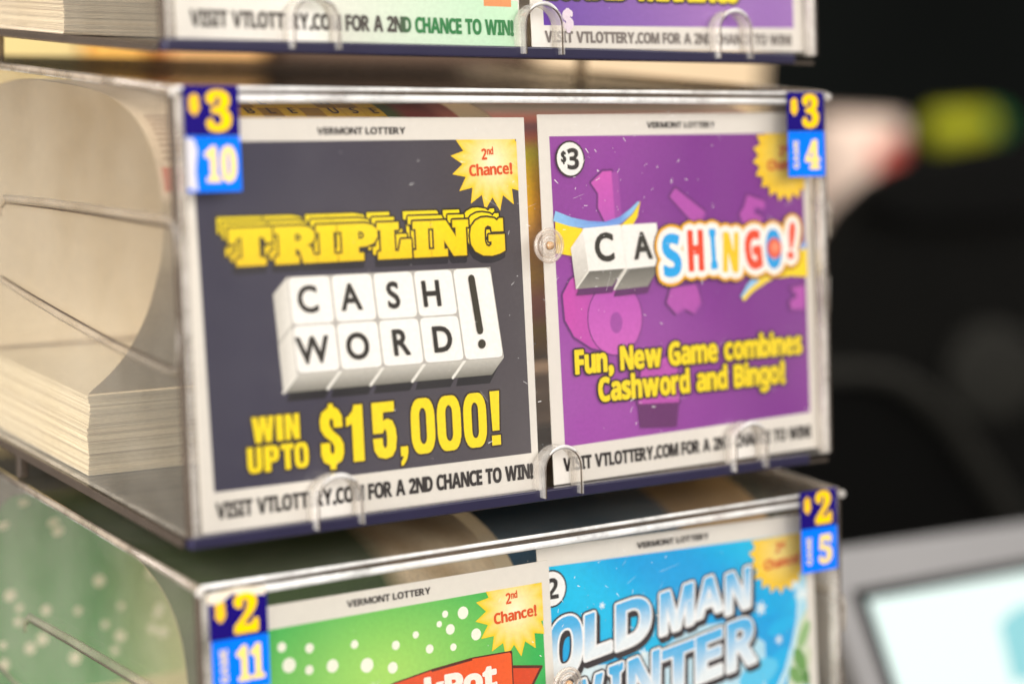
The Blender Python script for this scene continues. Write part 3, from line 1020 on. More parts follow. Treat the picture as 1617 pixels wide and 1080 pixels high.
# ---- the two tickets of the upper dispenser, only their lower edges are in view
t = ticket_frame(1)
tag(t, 'white lottery ticket with pale green foot and web address line', 'ticket', 'lottery tickets on display')
card(t, [(5.2, 1.0), (107.6, 1.0), (107.9, 102.8), (5.4, 102.8)])
ink = Ink(1)
ink.quad((5.6, 1.4), (107.2, 1.4), (107.2, 14), (5.6, 14), lambda x, y: mixc(C(240, 236, 230), C(200, 238, 206), min(1, max(0, (x - 40) / 60))), 12, 2)
ink.quad((9, 14.6), (105, 14.6), (105, 97), (9, 97), lambda x, y: mixc(C(150, 214, 150), C(90, 180, 96), y / 100), 4, 4)
ink.layer()
ink.rect(96, 12.4, 105.0, 16, C(235, 150, 90))
ink.build('printed_panel', t)
ink = Ink(8)
ink.text('VISIT VTLOTTERY.COM FOR A 2ND CHANCE TO WIN!', 9.2, 4.8, 3.9, lambda x, y: mixc(C(72, 66, 62), C(28, 128, 64), min(1, max(0, (x - 68) / 6))), 96.0, fat=0.13, space=0.30)
ink.build('web_lettering', t)
t = ticket_frame(1)
tag(t, 'violet lottery ticket with cut off yellow lettering and white dollar sign', 'ticket', 'lottery tickets on display')
card(t, [(111.5, 1.7), (213.4, 2.4), (213.4, 104.3), (111.5, 103.7)])
ink = Ink(1)
ink.quad((115.7, 7.8), (209.2, 9.4), (210.2, 98), (115.2, 97.7), lambda x, y: mixc(C(104, 62, 170), C(158, 112, 190), min(1, max(0, (x - 112) / 60))), 12, 8)
ink.build('printed_panel', t)
ink = Ink(8)
ink.text('VISIT VTLOTTERY.COM FOR A 2ND CHANCE TO WIN!', 115.9, 3.2, 3.0, C(128, 120, 116), 92.0, fat=0.1, space=0.30, slope=.012)
ink.build('web_lettering', t)
ink = Ink(8)
ink.text('LOADED WINNINGS', 117, 15.6, 9, C(250, 226, 20), 70, fat=.5, outlines=((.7, C(52, 40, 40)),), slope=.015)
ink.text('$', 122.0, 7.2, 5.2, C(240, 226, 240), style='bold', sx=.9, fat=.2)
ink.build('title_lettering', t)

# ------------------------------------------------------------------ ticket packs inside the dispensers


def catmull(P, n=8):
    out = []
    for i in range(len(P) - 1):
        p0, p1, p2, p3 = P[max(0, i - 1)], P[i], P[i + 1], P[min(len(P) - 1, i + 2)]
        for k in range(n):
            s = k / n
            out.append(tuple(0.5 * ((2 * p1[q]) + (-p0[q] + p2[q]) * s + (2 * p0[q] - 5 * p1[q] + 4 * p2[q] - p3[q]) * s * s + (-p0[q] + 3 * p1[q] - 3 * p2[q] + p3[q]) * s ** 3) for q in (0, 1)))
    out.append(P[-1])
    return out


LOOP = catmull([(75, 22.4), (60, 31), (48.4, 39.5), (38.9, 49.4), (33.5, 58.3), (30, 66.8), (29.4, 74.8), (32.2, 85.6), (36.5, 92.5), (43, 97.6), (52, 101.4), (67, 104.4), (92, 105.4), (125, 104.6), (150, 99), (166, 86), (172, 66), (170, 44), (162, 28), (150, 22.8)], 6)
_s = [0.0]
for a, b in zip(LOOP, LOOP[1:]): _s.append(_s[-1] + math.hypot(b[0] - a[0], b[1] - a[1]))
LOOP_LEN = _s[-1]


def loop_at(s, off):
    """Point and offset on the loop of ticket strip at arc length s (mm)."""
    s = min(max(s, 0), LOOP_LEN - 1e-4)
    i = max(k for k in range(len(_s) - 1) if _s[k] <= s)
    f = (s - _s[i]) / (_s[i + 1] - _s[i])
    a, b = LOOP[i], LOOP[i + 1]
    y, z = a[0] + (b[0] - a[0]) * f, a[1] + (b[1] - a[1]) * f
    dy, dz = b[0] - a[0], b[1] - a[1]; L = math.hypot(dy, dz)
    return y - dz / L * off * 1.0, z + dy / L * off * 1.0


_loopcache = {}
def loop_map(x, s, z):
    y_, z_ = loop_at(s, z)
    return Vector((x, y_, z_)) * 0.001


def ticket_pack(level, x0, x1, label, outer, inner, sheet_col, top=22.0, decorate=None, inner_dec=None, shift=0.0):
    root = empty('ticket_pack', STEP * level)
    tag(root, label, 'ticket pack', 'fan folded ticket packs inside the dispensers')
    n = int((top + 0.5) / 0.36)
    rnd = random.Random(level * 31 + int(x0))
    ik = Ink()
    vs, fs, cs = [], [], []
    for k in range(n):
        z0 = -0.4 + k * 0.36
        jy, jx = rnd.uniform(-.2, .2) + .2 * math.sin(k * 1.7) + .35 * math.sin(k * .21), rnd.uniform(-.2, .2) + .3 * math.sin(k * .17)
        a = (x0 + jx, 74.8 + jy); b = (x1 + jx, 176 + jy)
        t_ = rnd.uniform(.24, .32)
        col = mixc(sheet_col, C(120, 100, 84), rnd.uniform(0, .28) if rnd.random() < .8 else rnd.uniform(.3, .6))
        q = len(vs)
        vs += [(a[0], a[1], z0), (b[0], a[1], z0), (b[0], b[1], z0), (a[0], b[1], z0), (a[0], a[1], z0 + t_), (b[0], a[1], z0 + t_), (b[0], b[1], z0 + t_), (a[0], b[1], z0 + t_)]
        fs += [(q, q + 1, q + 5, q + 4), (q + 1, q + 2, q + 6, q + 5), (q + 2, q + 3, q + 7, q + 6), (q + 3, q, q + 4, q + 7), (q + 4, q + 5, q + 6, q + 7), (q + 3, q + 2, q + 1, q)]
        cs += [col] * 8
    ik.v, ik.f, ik.c = vs, fs, cs
    ik.build('folded_sheets', root, 'strip_ink')
    ns, nx = 150, 24
    def sheet(name, off, colf):
        ik = Ink()
        pts = [(x0 + (x1 - x0) * i / nx, LOOP_LEN * j / ns) for j in range(ns + 1) for i in range(nx + 1)]
        ik.v = [(p[0], p[1], off) for p in pts]
        ik.c = [colf(p[0] - x0, p[1]) for p in pts]
        ik.f = [(j * (nx + 1) + i, j * (nx + 1) + i + 1, (j + 1) * (nx + 1) + i + 1, (j + 1) * (nx + 1) + i) for j in range(ns) for i in range(nx)]
        o = ik.build(name, root, 'strip_ink', lambda x, s, z: loop_map(x, s, z) + Vector((0, shift * .001, 0)))
        for p in o.data.polygons: p.use_smooth = True
        return o
    o = sheet('ticket_strip', 0.12, outer)
    sheet('strip_back', -0.12, inner)
    if decorate: decorate(o, x0, x1)
    if inner_dec: inner_dec(o, x0, x1)
    return root


def s_of(yz):
    best = min(range(len(LOOP)), key=lambda i: (LOOP[i][0] - yz[0]) ** 2 + (LOOP[i][1] - yz[1]) ** 2)
    return _s[best]


S_TOP = s_of((52, 101.4)); S_BULGE = s_of((29.4, 74.8)); S_SHOULDER = s_of((36.5, 92.5))
BACK = C(238, 226, 206)
BACK2 = C(216, 203, 182)
GOLD, GOLD2 = C(226, 172, 20), C(176, 128, 10)


def hashn(a, b):
    return (math.sin(a * 12.9898 + b * 78.233) * 43758.5453) % 1.0


def outer_gold(x, s):
    if s < S_SHOULDER - 14: return mixc(C(196, 178, 150), C(180, 160, 132), (s / 60) % 1)
    if x < 17: return C(236, 216, 194)
    if x < 74: return GOLD
    if x < 82: return C(84, 96, 40)
    if x < 94: return C(150, 62, 50) if s < S_TOP + 4 else C(60, 84, 44)
    return C(196, 110, 92)


def gold_grid(o, x0, x1):
    ik = Ink(10)
    s0 = S_SHOULDER - 6
    for r in range(6):
        for c in range(9):
            a = x0 + 18 + c * 6.4; b = s0 + r * 6.0
            dark = hashn(r, c) > .62
            ik.rect(a + .2, b + .2, a + 6.2, b + 5.8, GOLD2 if dark else C(240, 190, 26), 1, 3)
    ik.layer()
    words = [' O A  T S', 'STABLE UP', 'R  F   R ', 'EMBLE USE', 'E  L  N  ', 'R  E  E  ']
    for r, w in enumerate(words):
        for c, ch in enumerate(w):
            if ch != ' ':
                ik.text(ch, x0 + 21.2 + c * 6.4, s0 + r * 6.0 + 1.4, 3.6, C(88, 58, 16), style='bold', align='c', sx=.9)
    ik.layer()
    for k in range(9):
        ik.rect(x0 + 2, S_SHOULDER - 4 + k * 1.9, x0 + 15, S_SHOULDER - 3.3 + k * 1.9, C(176, 150, 132), 1, 1)
    ik.rect(x0 + 1, S_SHOULDER - 12, x0 + 15, S_SHOULDER - 6, C(218, 112, 84), 1, 3)
    ik.build('strip_print', o, 'strip_ink', loop_map)


def inner_cream(x, s):
    return mixc(BACK, BACK2, .5 + .5 * math.sin(s * .05 + 1.0))


ticket_pack(0, 6, 105, 'tall pack of folded tickets behind the dark navy ticket', outer_gold, inner_cream, C(236, 226, 206), 22.0, gold_grid)


def outer_bright(x, s):
    f = s / S_TOP
    bands = ((.00, C(190, 160, 130)), (.16, C(255, 190, 30)), (.26, C(255, 206, 50)), (.34, C(255, 150, 130)), (.40, C(255, 160, 140)), (.48, C(255, 196, 60)), (.58, C(214, 160, 100)), (.68, C(255, 190, 20)), (.76, C(250, 204, 30)),
             (.82, C(226, 220, 40)), (.87, C(240, 130, 110)), (.91, C(130, 100, 110)), (.95, C(240, 140, 120)), (1.02, C(244, 222, 200)), (9, C(246, 228, 206)))
    for k in range(len(bands) - 1):
        if f < bands[k + 1][0]:
            t_ = (f - bands[k][0]) / (bands[k + 1][0] - bands[k][0])
            c = mixc(bands[k][1], bands[k + 1][1], t_)
            break
    else:
        c = bands[-1][1]
    return c


ticket_pack(0, 111, 210, 'pack of folded tickets with bright strip behind the purple ticket', outer_bright, inner_cream, C(186, 160, 140), 17.0, None, None, -9.0)


def outer_green(x, s):
    if s < S_BULGE - 10: return C(206, 190, 160)
    if x < 62: return C(62, 88, 40)
    if x < 70: return mixc(C(62, 88, 40), C(240, 216, 180), (x - 62) / 8)
    return mixc(C(252, 232, 200), C(214, 188, 150), .5 + .5 * math.sin(x * .3 + s * .22))


def inner_green(x, s):
    back = s_of((140, 102))
    if s > back - 20: return mixc(C(30, 150, 56), C(196, 206, 156), min(1, max(0, (x - 38) / 30)))
    return mixc(C(214, 202, 164), C(150, 190, 128), min(1, max(0, (s - S_TOP) / max(1, back - 20 - S_TOP))))


def green_dots(o, x0, x1):
    ik = Ink(-20)
    b = s_of((150, 99))
    rnd = random.Random(5)
    for k in range(46):
        ik.disc(x0 + rnd.uniform(2, 60), b + rnd.uniform(-22, 70), rnd.uniform(1.2, 2.2), C(246, 248, 236), n=10)
    ik.v = [(p[0], p[1], -0.16 - random.random() * .01) for p in ik.v]
    ik.rect(x0 + 2, b - 30, x0 + 80, b - 24, C(196, 104, 76), 2, 2)
    ik.v = [(p[0], p[1], min(p[2], -.15)) for p in ik.v]
    ik.build('strip_print', o, 'strip_ink', loop_map)


ticket_pack(-1, 6, 105, 'pack of folded tickets with a green strip behind the dotted green ticket', outer_green, inner_green, C(214, 206, 170), 30.0, None, green_dots)
ticket_pack(-1, 111, 210, 'pack of folded tickets with a blue strip behind the winter ticket', lambda x, s: C(10, 74, 104) if x < 66 else C(196, 156, 96), inner_cream, C(200, 200, 200), 20.0)
ticket_pack(1, 6, 105, 'pack of folded tickets behind the pale green footed ticket', lambda x, s: C(214, 196, 168), inner_cream, C(236, 222, 202), 30.0)
ticket_pack(1, 111, 210, 'pack of folded tickets behind the violet ticket', lambda x, s: C(170, 140, 150), inner_cream, C(216, 196, 168), 20.0)

# ------------------------------------------------------------------ dispensers


def FP(u, v, n):
    return (U * u + V * v + N * n) * 0.001


def mm(x, y, z):
    return Vector((x, y, z)) * 0.001


DEPTH = 188.0
ARCHES = ((34.6, 47.2, 12.2), (105.4, 117.4, 12.6), (174.6, 186.4, 12.8))


def arch_pts(a, b, top, n=14, grow=0.0):
    cx, w = (a + b) / 2, (b - a) / 2 + grow
    base = top - w * 0.95 + grow
    pts = [(cx - w, -0.6)]
    for k in range(n + 1):
        t_ = math.pi * (1 - k / n)
        pts.append((cx + w * math.cos(t_), base + w * 0.95 * math.sin(t_)))
    pts.append((cx + w, -0.6))
    return pts


def sticker(parent, name, x0, y0, x1, y1, color, n, label=None, torn=False):
    mb = MB()
    loop = [(x0, y0), (x1, y0), (x1, y1), (x0, y1)]
    ik = Ink(0)
    ik.quad(*loop, color, 4, 4)
    if name == 'price_sticker' and label == 'peeling':
        label = None
        ik.layer()
        ik.poly([(x0 - .3, y1 - 1.6), (x0 + 3, y1 - 2.2), (x0 + 6.4, y1 + .2), (x0 + 9.5, y1 - .9), (x1 - .6, y1 - 1.3), (x1 + .2, y1 + .6), (x0 + 8, y1 + 1.5), (x0 + 5, y1 + 1.1), (x0 - .5, y1 + .4)], C(238, 224, 202))
    if torn:
        ik.layer()
        ik.poly([(x0, y0 + 1), (x0 + 2.6, y0 + .2), (x0 + 2.2, y0 + 5), (x0 + 2.9, y0 + 10), (x0 + 2.0, y1 - .6), (x0, y1 - .4)], C(214, 210, 214))
    o = ik.build(name, parent, 'sticker_ink', lambda u, v, z: FP(u, v, n + z))
    if label: o['label'] = label
    return o


def dispenser(level, label, price, nums, sticker_info):
    root = empty('ticket_dispenser', STEP * level)
    tag(root, label, 'ticket dispenser', 'stacked clear ticket dispensers')
    # front panel with thumb notches
    mb = MB()
    outline = [(3.0, 106.2), (3.0, 1.0)]
    for a, b, top in ARCHES:
        pts = arch_pts(a, b, top)
        pts[0] = (pts[0][0], 1.0); pts[-1] = (pts[-1][0], 1.0)
        outline += pts
    outline += [(FACE_W - 3.0, 1.0), (FACE_W - 3.0, 106.2)]
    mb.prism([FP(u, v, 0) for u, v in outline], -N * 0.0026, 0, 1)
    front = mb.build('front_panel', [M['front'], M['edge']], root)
    # dust and scuffs on the outer face
    rnd = random.Random(40 + level)
    mb = MB()
    for k in range(230):
        if k < 110: u, v = rnd.gauss(128, 14), rnd.gauss(78, 22)
        else: u, v = rnd.uniform(40, FACE_W - 10), rnd.uniform(12, 105)
        if not (6 < u < FACE_W - 6 and 10 < v < 105): continue
        L = rnd.choice((.15, .2, .25, .3, .9, 1.6)) * rnd.uniform(.6, 1.1); w = rnd.uniform(.05, .12)
        if k % 19 == 0: L, w = rnd.uniform(3, 8), .025
        a = rnd.uniform(-1.0, 1.4)
        c_, s_ = math.cos(a), math.sin(a)
        mb.add([FP(u + c_ * L * i - s_ * w * j, v + s_ * L * i + c_ * w * j, .05) for i, j in ((-.5, -1), (.5, -.6), (.6, .5), (-.4, 1))], [(0, 1, 2, 3)])
    mb.build('dust_flecks', M['dust'], front)['kind'] = 'stuff'
    # flared lips round the thumb notches, standing proud of the front
    for a, b, top in ARCHES:
        mb = MB()
        inner = arch_pts(a, b, top, 24, -0.1)
        outer = arch_pts(a, b, top, 24, 0.75)
        mb.prism([FP(u, v, -2.4) for u, v in inner] + [FP(u, v, -2.4) for u, v in reversed(outer)], N * 0.0048, 0)
        lip = mb.build('thumb_notch_lip', M['lip'], root, 0.0003, 3)
        mb = MB()
        mb.tube([FP(u, v, 2.3) for u, v in arch_pts(a, b, top, 24, .05)], 0.00022, 0, 6)
        mb.build('lip_edge', M['edge_smoke'], lip)
        mb = MB()
        c_ = arch_pts(a, b, top, 24, .40)[7:20]
        mb.tube([FP(u, v, 2.45) for u, v in c_], [.0002 + .00045 * math.sin(math.pi * k / 12) for k in range(13)], 0, 8)
        mb.build('lip_highlight', M['edge_highlight'], lip)  # painted highlight over the top of the arch
    # moulded lips along the top of the front, whitened as lamp highlights
    mb = MB()
    mb.tube([FP(3.2, 107.2, -.3), FP(60, 107.25, -.3), FP(150, 107.25, -.3), FP(FACE_W - 3.2, 107.2, -.3)], 0.00095, 0, 12)
    mb.build('top_lip', M['edge_highlight'], root)
    # lid
    mb = MB()
    yl = FACE_H * TS
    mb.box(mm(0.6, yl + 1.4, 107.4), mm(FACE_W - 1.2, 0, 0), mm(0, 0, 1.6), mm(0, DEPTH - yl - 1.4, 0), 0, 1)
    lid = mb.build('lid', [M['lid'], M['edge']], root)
    mb = MB()
    mb.tube([FP(1.2, 109.6, -.9), FP(60, 109.7, -.9), FP(160, 109.7, -.9), FP(FACE_W - 1.2, 109.6, -.9)], 0.00052, 0, 12)
    mb.build('lid_lip', M['edge_highlight'], lid)  # white line painted as the lid's lamp highlight
    mb = MB()
    mb.box(FP(2, 108.05, -1.6), U * (FACE_W - 4) * .001, N * .0008, V * .0011)
    mb.build('lid_seam', M['edge_smoke'], lid)
    for x in (0.5, FACE_W - 0.5):
        mb = MB()
        mb.tube([mm(x, yl + .6, 108.6), mm(x, DEPTH * .5, 108.7), mm(x, DEPTH, 108.6)], 0.0010, 0, 10)
        mb.build('lid_side_edge', M['edge_dim'], lid)
    # corner nubs
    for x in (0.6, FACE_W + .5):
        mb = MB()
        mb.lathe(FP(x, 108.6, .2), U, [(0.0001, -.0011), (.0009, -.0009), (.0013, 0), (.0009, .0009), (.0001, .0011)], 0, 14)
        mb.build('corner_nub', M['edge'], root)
    # corner posts
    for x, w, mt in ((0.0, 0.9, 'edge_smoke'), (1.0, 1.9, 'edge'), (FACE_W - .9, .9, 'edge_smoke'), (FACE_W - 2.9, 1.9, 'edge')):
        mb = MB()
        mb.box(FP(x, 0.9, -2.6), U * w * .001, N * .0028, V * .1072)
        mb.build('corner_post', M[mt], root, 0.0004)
    # side panels with their moulded recess
    for x, sgn in ((0.15, 1), (FACE_W - 1.95, -1)):
        mb = MB()
        quad = [mm(x, 1.2, 1.0), mm(x, DEPTH, 1.0), mm(x, DEPTH, 107.3), mm(x, 107.3 * TS / TC + 1.2, 107.3)]
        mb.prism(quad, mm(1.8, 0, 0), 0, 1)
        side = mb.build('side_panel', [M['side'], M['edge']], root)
        mb = MB()
        xs = x - .4 if sgn > 0 else x + 2.2
        ridges = ([(123.0, 66.0), (122.6, 69.6), (119, 71.6), (90, 73.4), (57.1, 75.1), (30, 76.3), (13, 77.2), (9.6, 76.4), (8.3, 73.5), (7.6, 66)],
                  [(7.0, 54), (6.4, 44), (7.4, 41.4), (11, 40.4), (44.8, 41.4), (77.9, 43.7), (100, 45.4), (122.0, 47.4), (150, 49.6)])
        for kk, rec in enumerate(ridges):
            mb = MB()
            n_ = len(rec)
            mb.tube([mm(xs, y, z) for y, z in rec], [.0004 + .0008 * math.sin(math.pi * (i + .4) / (n_ - .2)) for i in range(n_)], 0, 10)
            rim_o = mb.build('moulded_ridge', M['ridge'], side)
            mb = MB()
            mb.tube([mm(xs, y, z + (1.2 if kk else -1.5)) for y, z in rec[1:-1]], [.00012 + .00022 * math.sin(math.pi * (i + .5) / (n_ - 1)) for i in range(n_ - 2)], 0, 6)
            mb.build('ridge_groove', M['edge_smoke'], rim_o)
    # floor, back and the dark rail round the foot
    mb = MB()
    mb.box(mm(1.0, 0.6, -1.9), mm(FACE_W - 2, 0, 0), mm(0, 0, 1.2), mm(0, DEPTH - 1, 0), 0, 1)
    mb.build('floor_panel', [M['floor'], M['edge_smoke']], root)
    mb = MB()
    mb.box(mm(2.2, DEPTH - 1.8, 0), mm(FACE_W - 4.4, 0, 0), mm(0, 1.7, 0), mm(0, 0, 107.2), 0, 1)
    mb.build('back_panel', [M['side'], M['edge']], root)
    mb = MB()
    mb.box(FP(0.4, -1.6, -3.2), U * (FACE_W - 10) * .001, N * .0036, V * .0031)
    mb.build('foot_rail', M['rail'], root, 0.0005)
    mb = MB()
    mb.box(mm(-0.1, 4.2, -2.3), mm(.9, 0, 0), mm(0, 0, 2.4), mm(0, DEPTH - 5, 0))
    mb.build('foot_side_edge', M['edge_smoke'], root, 0.0003)
    # spacer feet under the rear corners
    for x in (1.0, FACE_W - 4.0):
        mb = MB()
        mb.box(mm(x, 112.5, -9.4), mm(3, 0, 0), mm(0, 3.2, 0), mm(0, 0, 7.2))
        mb.build('spacer_foot', M['edge_smoke'], root, 0.0008)
    # rivet between the two windows
    mb = MB()
    o = FP(109.8, 67.9, 0.0)
    mb.lathe(o, N, [(.0046, 0), (.0047, .0006), (.0042, .0012), (.0036, .0010), (.0033, .0005), (.0029, .0009), (.0024, .0014), (.0019, .0011), (.0015, .0016)], 0, 36)
    for rr, hh, tt in ((.0044, .0009, .0005), (.0031, .0009, .0004), (.0021, .0014, .0003)):
        mb.tube([o + N * hh + (U * math.cos(k * math.pi / 12) + V * math.sin(k * math.pi / 12)) * rr for k in range(24)], tt, 0, 8, True)
    riv = mb.build('rivet', M['rivet'], root)
    mb = MB()
    mb.lathe(o, N, [(.0012, .0008), (.0011, .0017), (.0007, .0021), (.0004, .0022), (.00005, .0023)], 0, 24)
    mb.build('rivet_core', M['gold'], riv)
    # stickers
    if price:
        for k, (x0, x1, v0, v1, v2, num, torn) in enumerate(sticker_info):
            s1 = sticker(root, 'price_sticker', x0, v1, x1, v2, C(26, 12, 108), .95, 'peeling' if num == '11' else None)
            ik = Ink(3)
            ik.text('$', x0 + .19 * (x1 - x0), v1 + .50 * (v2 - v1), 3.6, C(250, 196, 30), style='bold', align='c', sx=.8, fat=.36)
            ik.text(price, x0 + .63 * (x1 - x0), v1 + .12 * (v2 - v1), 8.6, C(255, 206, 0), style='serif', align='c', sx=.98, fat=.38)
            ik.build('price_lettering', s1, 'sticker_ink', lambda u, v, z: FP(u, v, .95 + z))
            s2 = sticker(root, 'number_sticker', x0 + .5, v0, x1 + .1, v1 - .05, C(0, 116, 248), .75, torn=torn)
            ik = Ink(3)
            if torn:
                ik.text(num, x0 + .64 * (x1 - x0), v0 + 2.6, 7.6, C(250, 220, 140), style='serif', align='c', sx=.70, fat=.34)
            else:
                ik.text('GAME', x0 + 4.6, v0 + 2.4, 2.0, C(236, 214, 160), 8.2, style='bold', rot=90, fat=.04, track=.14)
                ik.text(num, x0 + .68 * (x1 - x0), v0 + 2.4, 7.8, C(250, 218, 120), style='serif', align='c', sx=.62 if len(num) > 1 else .92, fat=.32)
            ik.build('number_lettering', s2, 'sticker_ink', lambda u, v, z: FP(u, v, .75 + z))
    return root


M['lip'] = clear_plastic('clear_notch_lip', (0.93, 0.91, 0.88), 0.24, (0.94, 0.91, 0.87), 0.03, 0.5, 90)
M['rivet'] = clear_plastic('clear_rivet', (0.92, 0.88, 0.84), 0.20, (0.92, 0.86, 0.80), 0.03, 0.6, 300)

dispenser(0, 'clear ticket dispenser between the others, holding navy and purple tickets', '3', None,
          ((2.6, 17.4, 84.7, 98.1, 110.2, '10', True), (198.4, 213.6, 84.9, 98.4, 109.9, '4', False)))
dispenser(-1, 'clear ticket dispenser holding green and sky blue tickets, lowest of the stack', '2', None,
          ((2.3, 18.2, 83.4, 96.4, 107.4, '11', False), (197.8, 213.0, 86.3, 99.7, 111.0, '5', False)))
dispenser(1, 'clear ticket dispenser cut off above, holding white and violet tickets', None, None, ())

# ------------------------------------------------------------------ what stands behind


def solid_from_outline(name, pix, Y, thick, mat, bevel, parent=None):
    mb = MB()
    mb.prism([at(x, y, Y) for x, y in pix], Vector((0.35, 1, 0)).normalized() * thick)
    return mb.build(name, mat, parent, bevel, 5)


mb = MB()
mb.box((-1.5, 1.7, -1.2), (5.0, 0, 0), (0, 0.05, 0), (0, 0, 3.0))
tag(mb.build('wall', M['wall']), kind='structure')
mb = MB()
mb.box((-0.6, -0.2, -0.165), (0.85, 0, 0), (0, 0.42, 0), (0, 0, 0.03))
tag(mb.build('counter', M['counter'], None, .002), kind='structure')

# black machine with a rounded shoulder
root = empty('black_machine', at(1500, 900, 0.52))
tag(root, 'large black rounded machine out of focus behind the dispensers', 'machine')
bpy.context.view_layer.update()


def child(name, pix, Y, thick, mat, bevel):
    o = solid_from_outline(name, pix, Y, thick, mat, bevel)
    o.parent = root
    o.matrix_parent_inverse = root.matrix_world.inverted()
    return o


child('housing', [(1270, 980), (1270, 470), (1310, 405), (1345, 340), (1395, 292), (1450, 264), (1520, 246), (1620, 226), (1760, 205), (1760, 980)], 0.52, 0.035, M['black_soft'], 0.012)
child('housing_upper', [(1395, 290), (1450, 262), (1620, 222), (1700, 215), (1700, 330), (1560, 345), (1450, 350), (1370, 320)], 0.50, 0.015, M['black'], 0.006)
child('hood', [(1240, 990), (1240, 585), (1330, 582), (1400, 590), (1450, 612), (1500, 652), (1560, 735), (1640, 860), (1680, 990)], 0.42, 0.06, M['black'], 0.01)
mb = MB()
mb.tube([at(x, y, 0.415) for x, y in ((1290, 590), (1360, 588), (1410, 596), (1455, 622), (1500, 664), (1545, 730), (1590, 800), (1640, 880))], [.004, .005, .006, .007, .007, .007, .007, .007], 0, 12)
o = mb.build('hood_trim', M['black_trim']); o.parent = root; o.matrix_parent_inverse = root.matrix_world.inverted()
mb = MB()
mb.lathe(at(1568, 590, 0.50), (-.5, -.85, 0), [(.034, -.02), (.034, .004), (.030, .008), (.022, .004), (.012, .006), (.0001, .008)], 0, 32)
o = mb.build('round_dial', M['black_trim']); o.parent = root; o.matrix_parent_inverse = root.matrix_world.inverted()

# pale bottle-like tub with a red patch
root = empty('cream_tub', at(1350, 420, 0.90))
tag(root, 'cream tub with a red side patch blurred behind the right edge', 'tub')
bpy.context.view_layer.update()
c0 = at(1335, 480, 0.90); c1 = at(1335, 186, 0.90)
hgt = c1.z - c0.z
mb = MB()
rad = 0.043
mb.lathe((c0.x, c0.y, c0.z), (0, 0, 1), [(.0001, 0), (rad * .9, 0), (rad * .92, hgt * .3), (rad * .97, hgt * .62), (rad, hgt * .75), (rad, hgt * .95), (rad * .93, hgt), (.0001, hgt)], 0, 40)
o = mb.build('tub_body', M['pink_white']); o.parent = root; o.matrix_parent_inverse = root.matrix_world.inverted()
mb = MB()
vs, fs = [], []
for i in range(9):
    a = R(-112 + i * 10.0)
    for z in (.50, .90):
        vs.append(Vector((c0.x + math.cos(a) * rad * 1.02, c0.y + math.sin(a) * rad * 1.02, c0.z + hgt * z)))
for i in range(8):
    fs.append((2 * i, 2 * i + 2, 2 * i + 3, 2 * i + 1))
mb.add(vs, fs, 0, True)
o = mb.build('red_patch', M['red']); o.parent = root; o.matrix_parent_inverse = root.matrix_world.inverted()

# yellow-green tube
root = empty('marker_tube', at(1520, 205, 1.05))
tag(root, 'yellow tube with green cap lying blurred in the dark', 'tube')
bpy.context.view_layer.update()
mb = MB()
a, b = at(1474, 205, 1.05), at(1552, 199, 1.05)
mb.tube([a, a + (b - a) * .05, a + (b - a) * .95, b], [.012, .019, .0195, .019], 0, 18)
o = mb.build('tube_body', M['lime']); o.parent = root; o.matrix_parent_inverse = root.matrix_world.inverted()
mb = MB()
a2 = b + (b - a).normalized() * .001; b2 = at(1580, 197, 1.05)
mb.tube([a2, a2 + (b2 - a2) * .8, b2], [.0175, .017, .013], 0, 18)
o = mb.build('tube_cap', M['green']); o.parent = root; o.matrix_parent_inverse = root.matrix_world.inverted()

# pale cartons seen through the gap above the middle lid
def carton(pix0, pix1, Y, thick, mat, label):
    a, b = at(*pix0, Y), at(*pix1, Y)
    mb = MB()
    x0, x1 = sorted((a.x, b.x)); z0, z1 = sorted((a.z, b.z))
    mb.box((x0, Y, z0), (x1 - x0, 0, 0), (0, thick, 0), (0, 0, z1 - z0))
    return tag(mb.build('carton', mat, None, .003), label, 'carton')
M['carton_tan'] = plain('tan_card', C(222, 170, 108), 0.8, 0, 0.12, 14)
M['carton_brown'] = plain('brown_card', C(92, 70, 54), 0.8, 0, 0.12, 14)
M['carton_pale'] = plain('pale_yellow_card', C(228, 204, 140), 0.8, 0, 0.12, 14)
carton((846, 640), (1212, 30), 0.55, .10, M['cardboard'], 'beige carton at the right end of the gap above the middle lid')
carton((426, 640), (838, 30), 0.56, .10, M['carton_brown'], 'dark brown carton left of the beige carton in the gap above the lid')
carton((270, 640), (418, 30), 0.55, .10, M['carton_tan'], 'tan carton between the orange and the dark brown cartons in the gap')
carton((140, 640), (236, 30), 0.55, .10, M['orange'], 'orange carton behind the gap between pale yellow and tan cartons')
carton((-260, 640), (132, 30), 0.55, .10, M['carton_pale'], 'pale yellow carton at the far left of the gap')

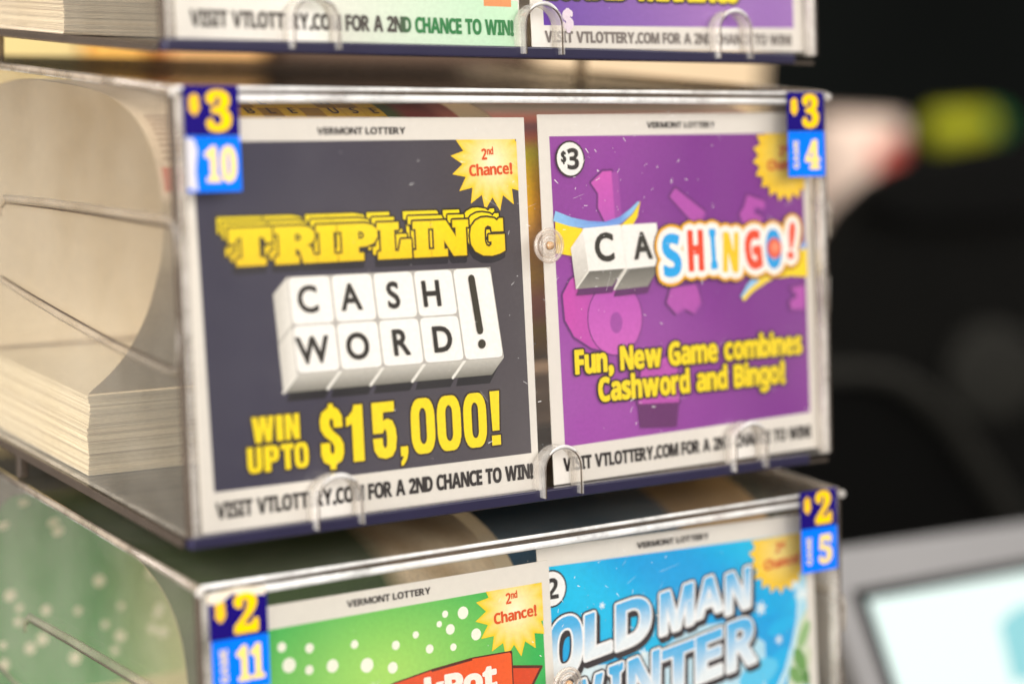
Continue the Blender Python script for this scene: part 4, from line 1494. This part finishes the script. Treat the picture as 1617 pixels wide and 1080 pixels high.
# lit screen in a silver frame, lower right
root = empty('display_terminal', at(1500, 1200, 0.09))
tag(root, 'silver framed terminal with a lit pale screen at lower right', 'terminal')
bpy.context.view_layer.update()
TL, TR = at(1290, 878, 0.12), at(1760, 812, 0.12)
BL, BR = at(1420, 1280, 0.07), at(1800, 1200, 0.07)
ax, ay = (TR - TL), (BL - TL)
nrm = ax.cross(ay).normalized()
if nrm.dot(CAM - TL) < 0: nrm = -nrm


def tp(s, t_, n=0.0):
    return TL + ax * s + ay * t_ + nrm * n


mb = MB()
mb.prism([tp(0, -.02), tp(1, -.02), tp(1, 1), tp(0, 1)], -nrm * .02)
o = mb.build('frame', M['silver'], None, .004, 4); o.parent = root; o.matrix_parent_inverse = root.matrix_world.inverted()
mb = MB()
mb.prism([tp(.068, .152, .0006), tp(1.0, .130, .0006), tp(1.0, .98, .0006), tp(.080, .98, .0006)], -nrm * .0004)
o = mb.build('screen_bezel', M['black']); o.parent = root; o.matrix_parent_inverse = root.matrix_world.inverted()
m, n, l = new_mat('lit_screen')
p = n['Principled BSDF']
p.inputs['Base Color'].default_value = (0.02, 0.02, 0.02, 1)
p.inputs['Emission Color'].default_value = (0.84, 1.0, 0.94, 1)
p.inputs['Emission Strength'].default_value = 1.05
M['screen'] = m
m, n, l = new_mat('lit_screen_picture')
p = n['Principled BSDF']
p.inputs['Base Color'].default_value = (0.02, 0.02, 0.02, 1)
p.inputs['Emission Color'].default_value = (0.26, 0.66, 0.70, 1)
p.inputs['Emission Strength'].default_value = 1.0
M['screen_picture'] = m
mb = MB()
mb.prism([tp(.10, .198, .0012), tp(.98, .182, .0012), tp(.98, .95, .0012), tp(.10, .95, .0012)], -nrm * .0003)
scr = mb.build('screen', M['screen']); scr.parent = root; scr.matrix_parent_inverse = root.matrix_world.inverted()
mb = MB()
mb.prism([tp(.47, .38, .0016), tp(.54, .33, .0016), tp(.97, .30, .0016), tp(.97, .66, .0016), tp(.45, .62, .0016)], -nrm * .0002)
bpy.context.view_layer.update()
o = mb.build('screen_picture', M['screen_picture']); o.parent = scr; o.matrix_parent_inverse = scr.matrix_world.inverted()
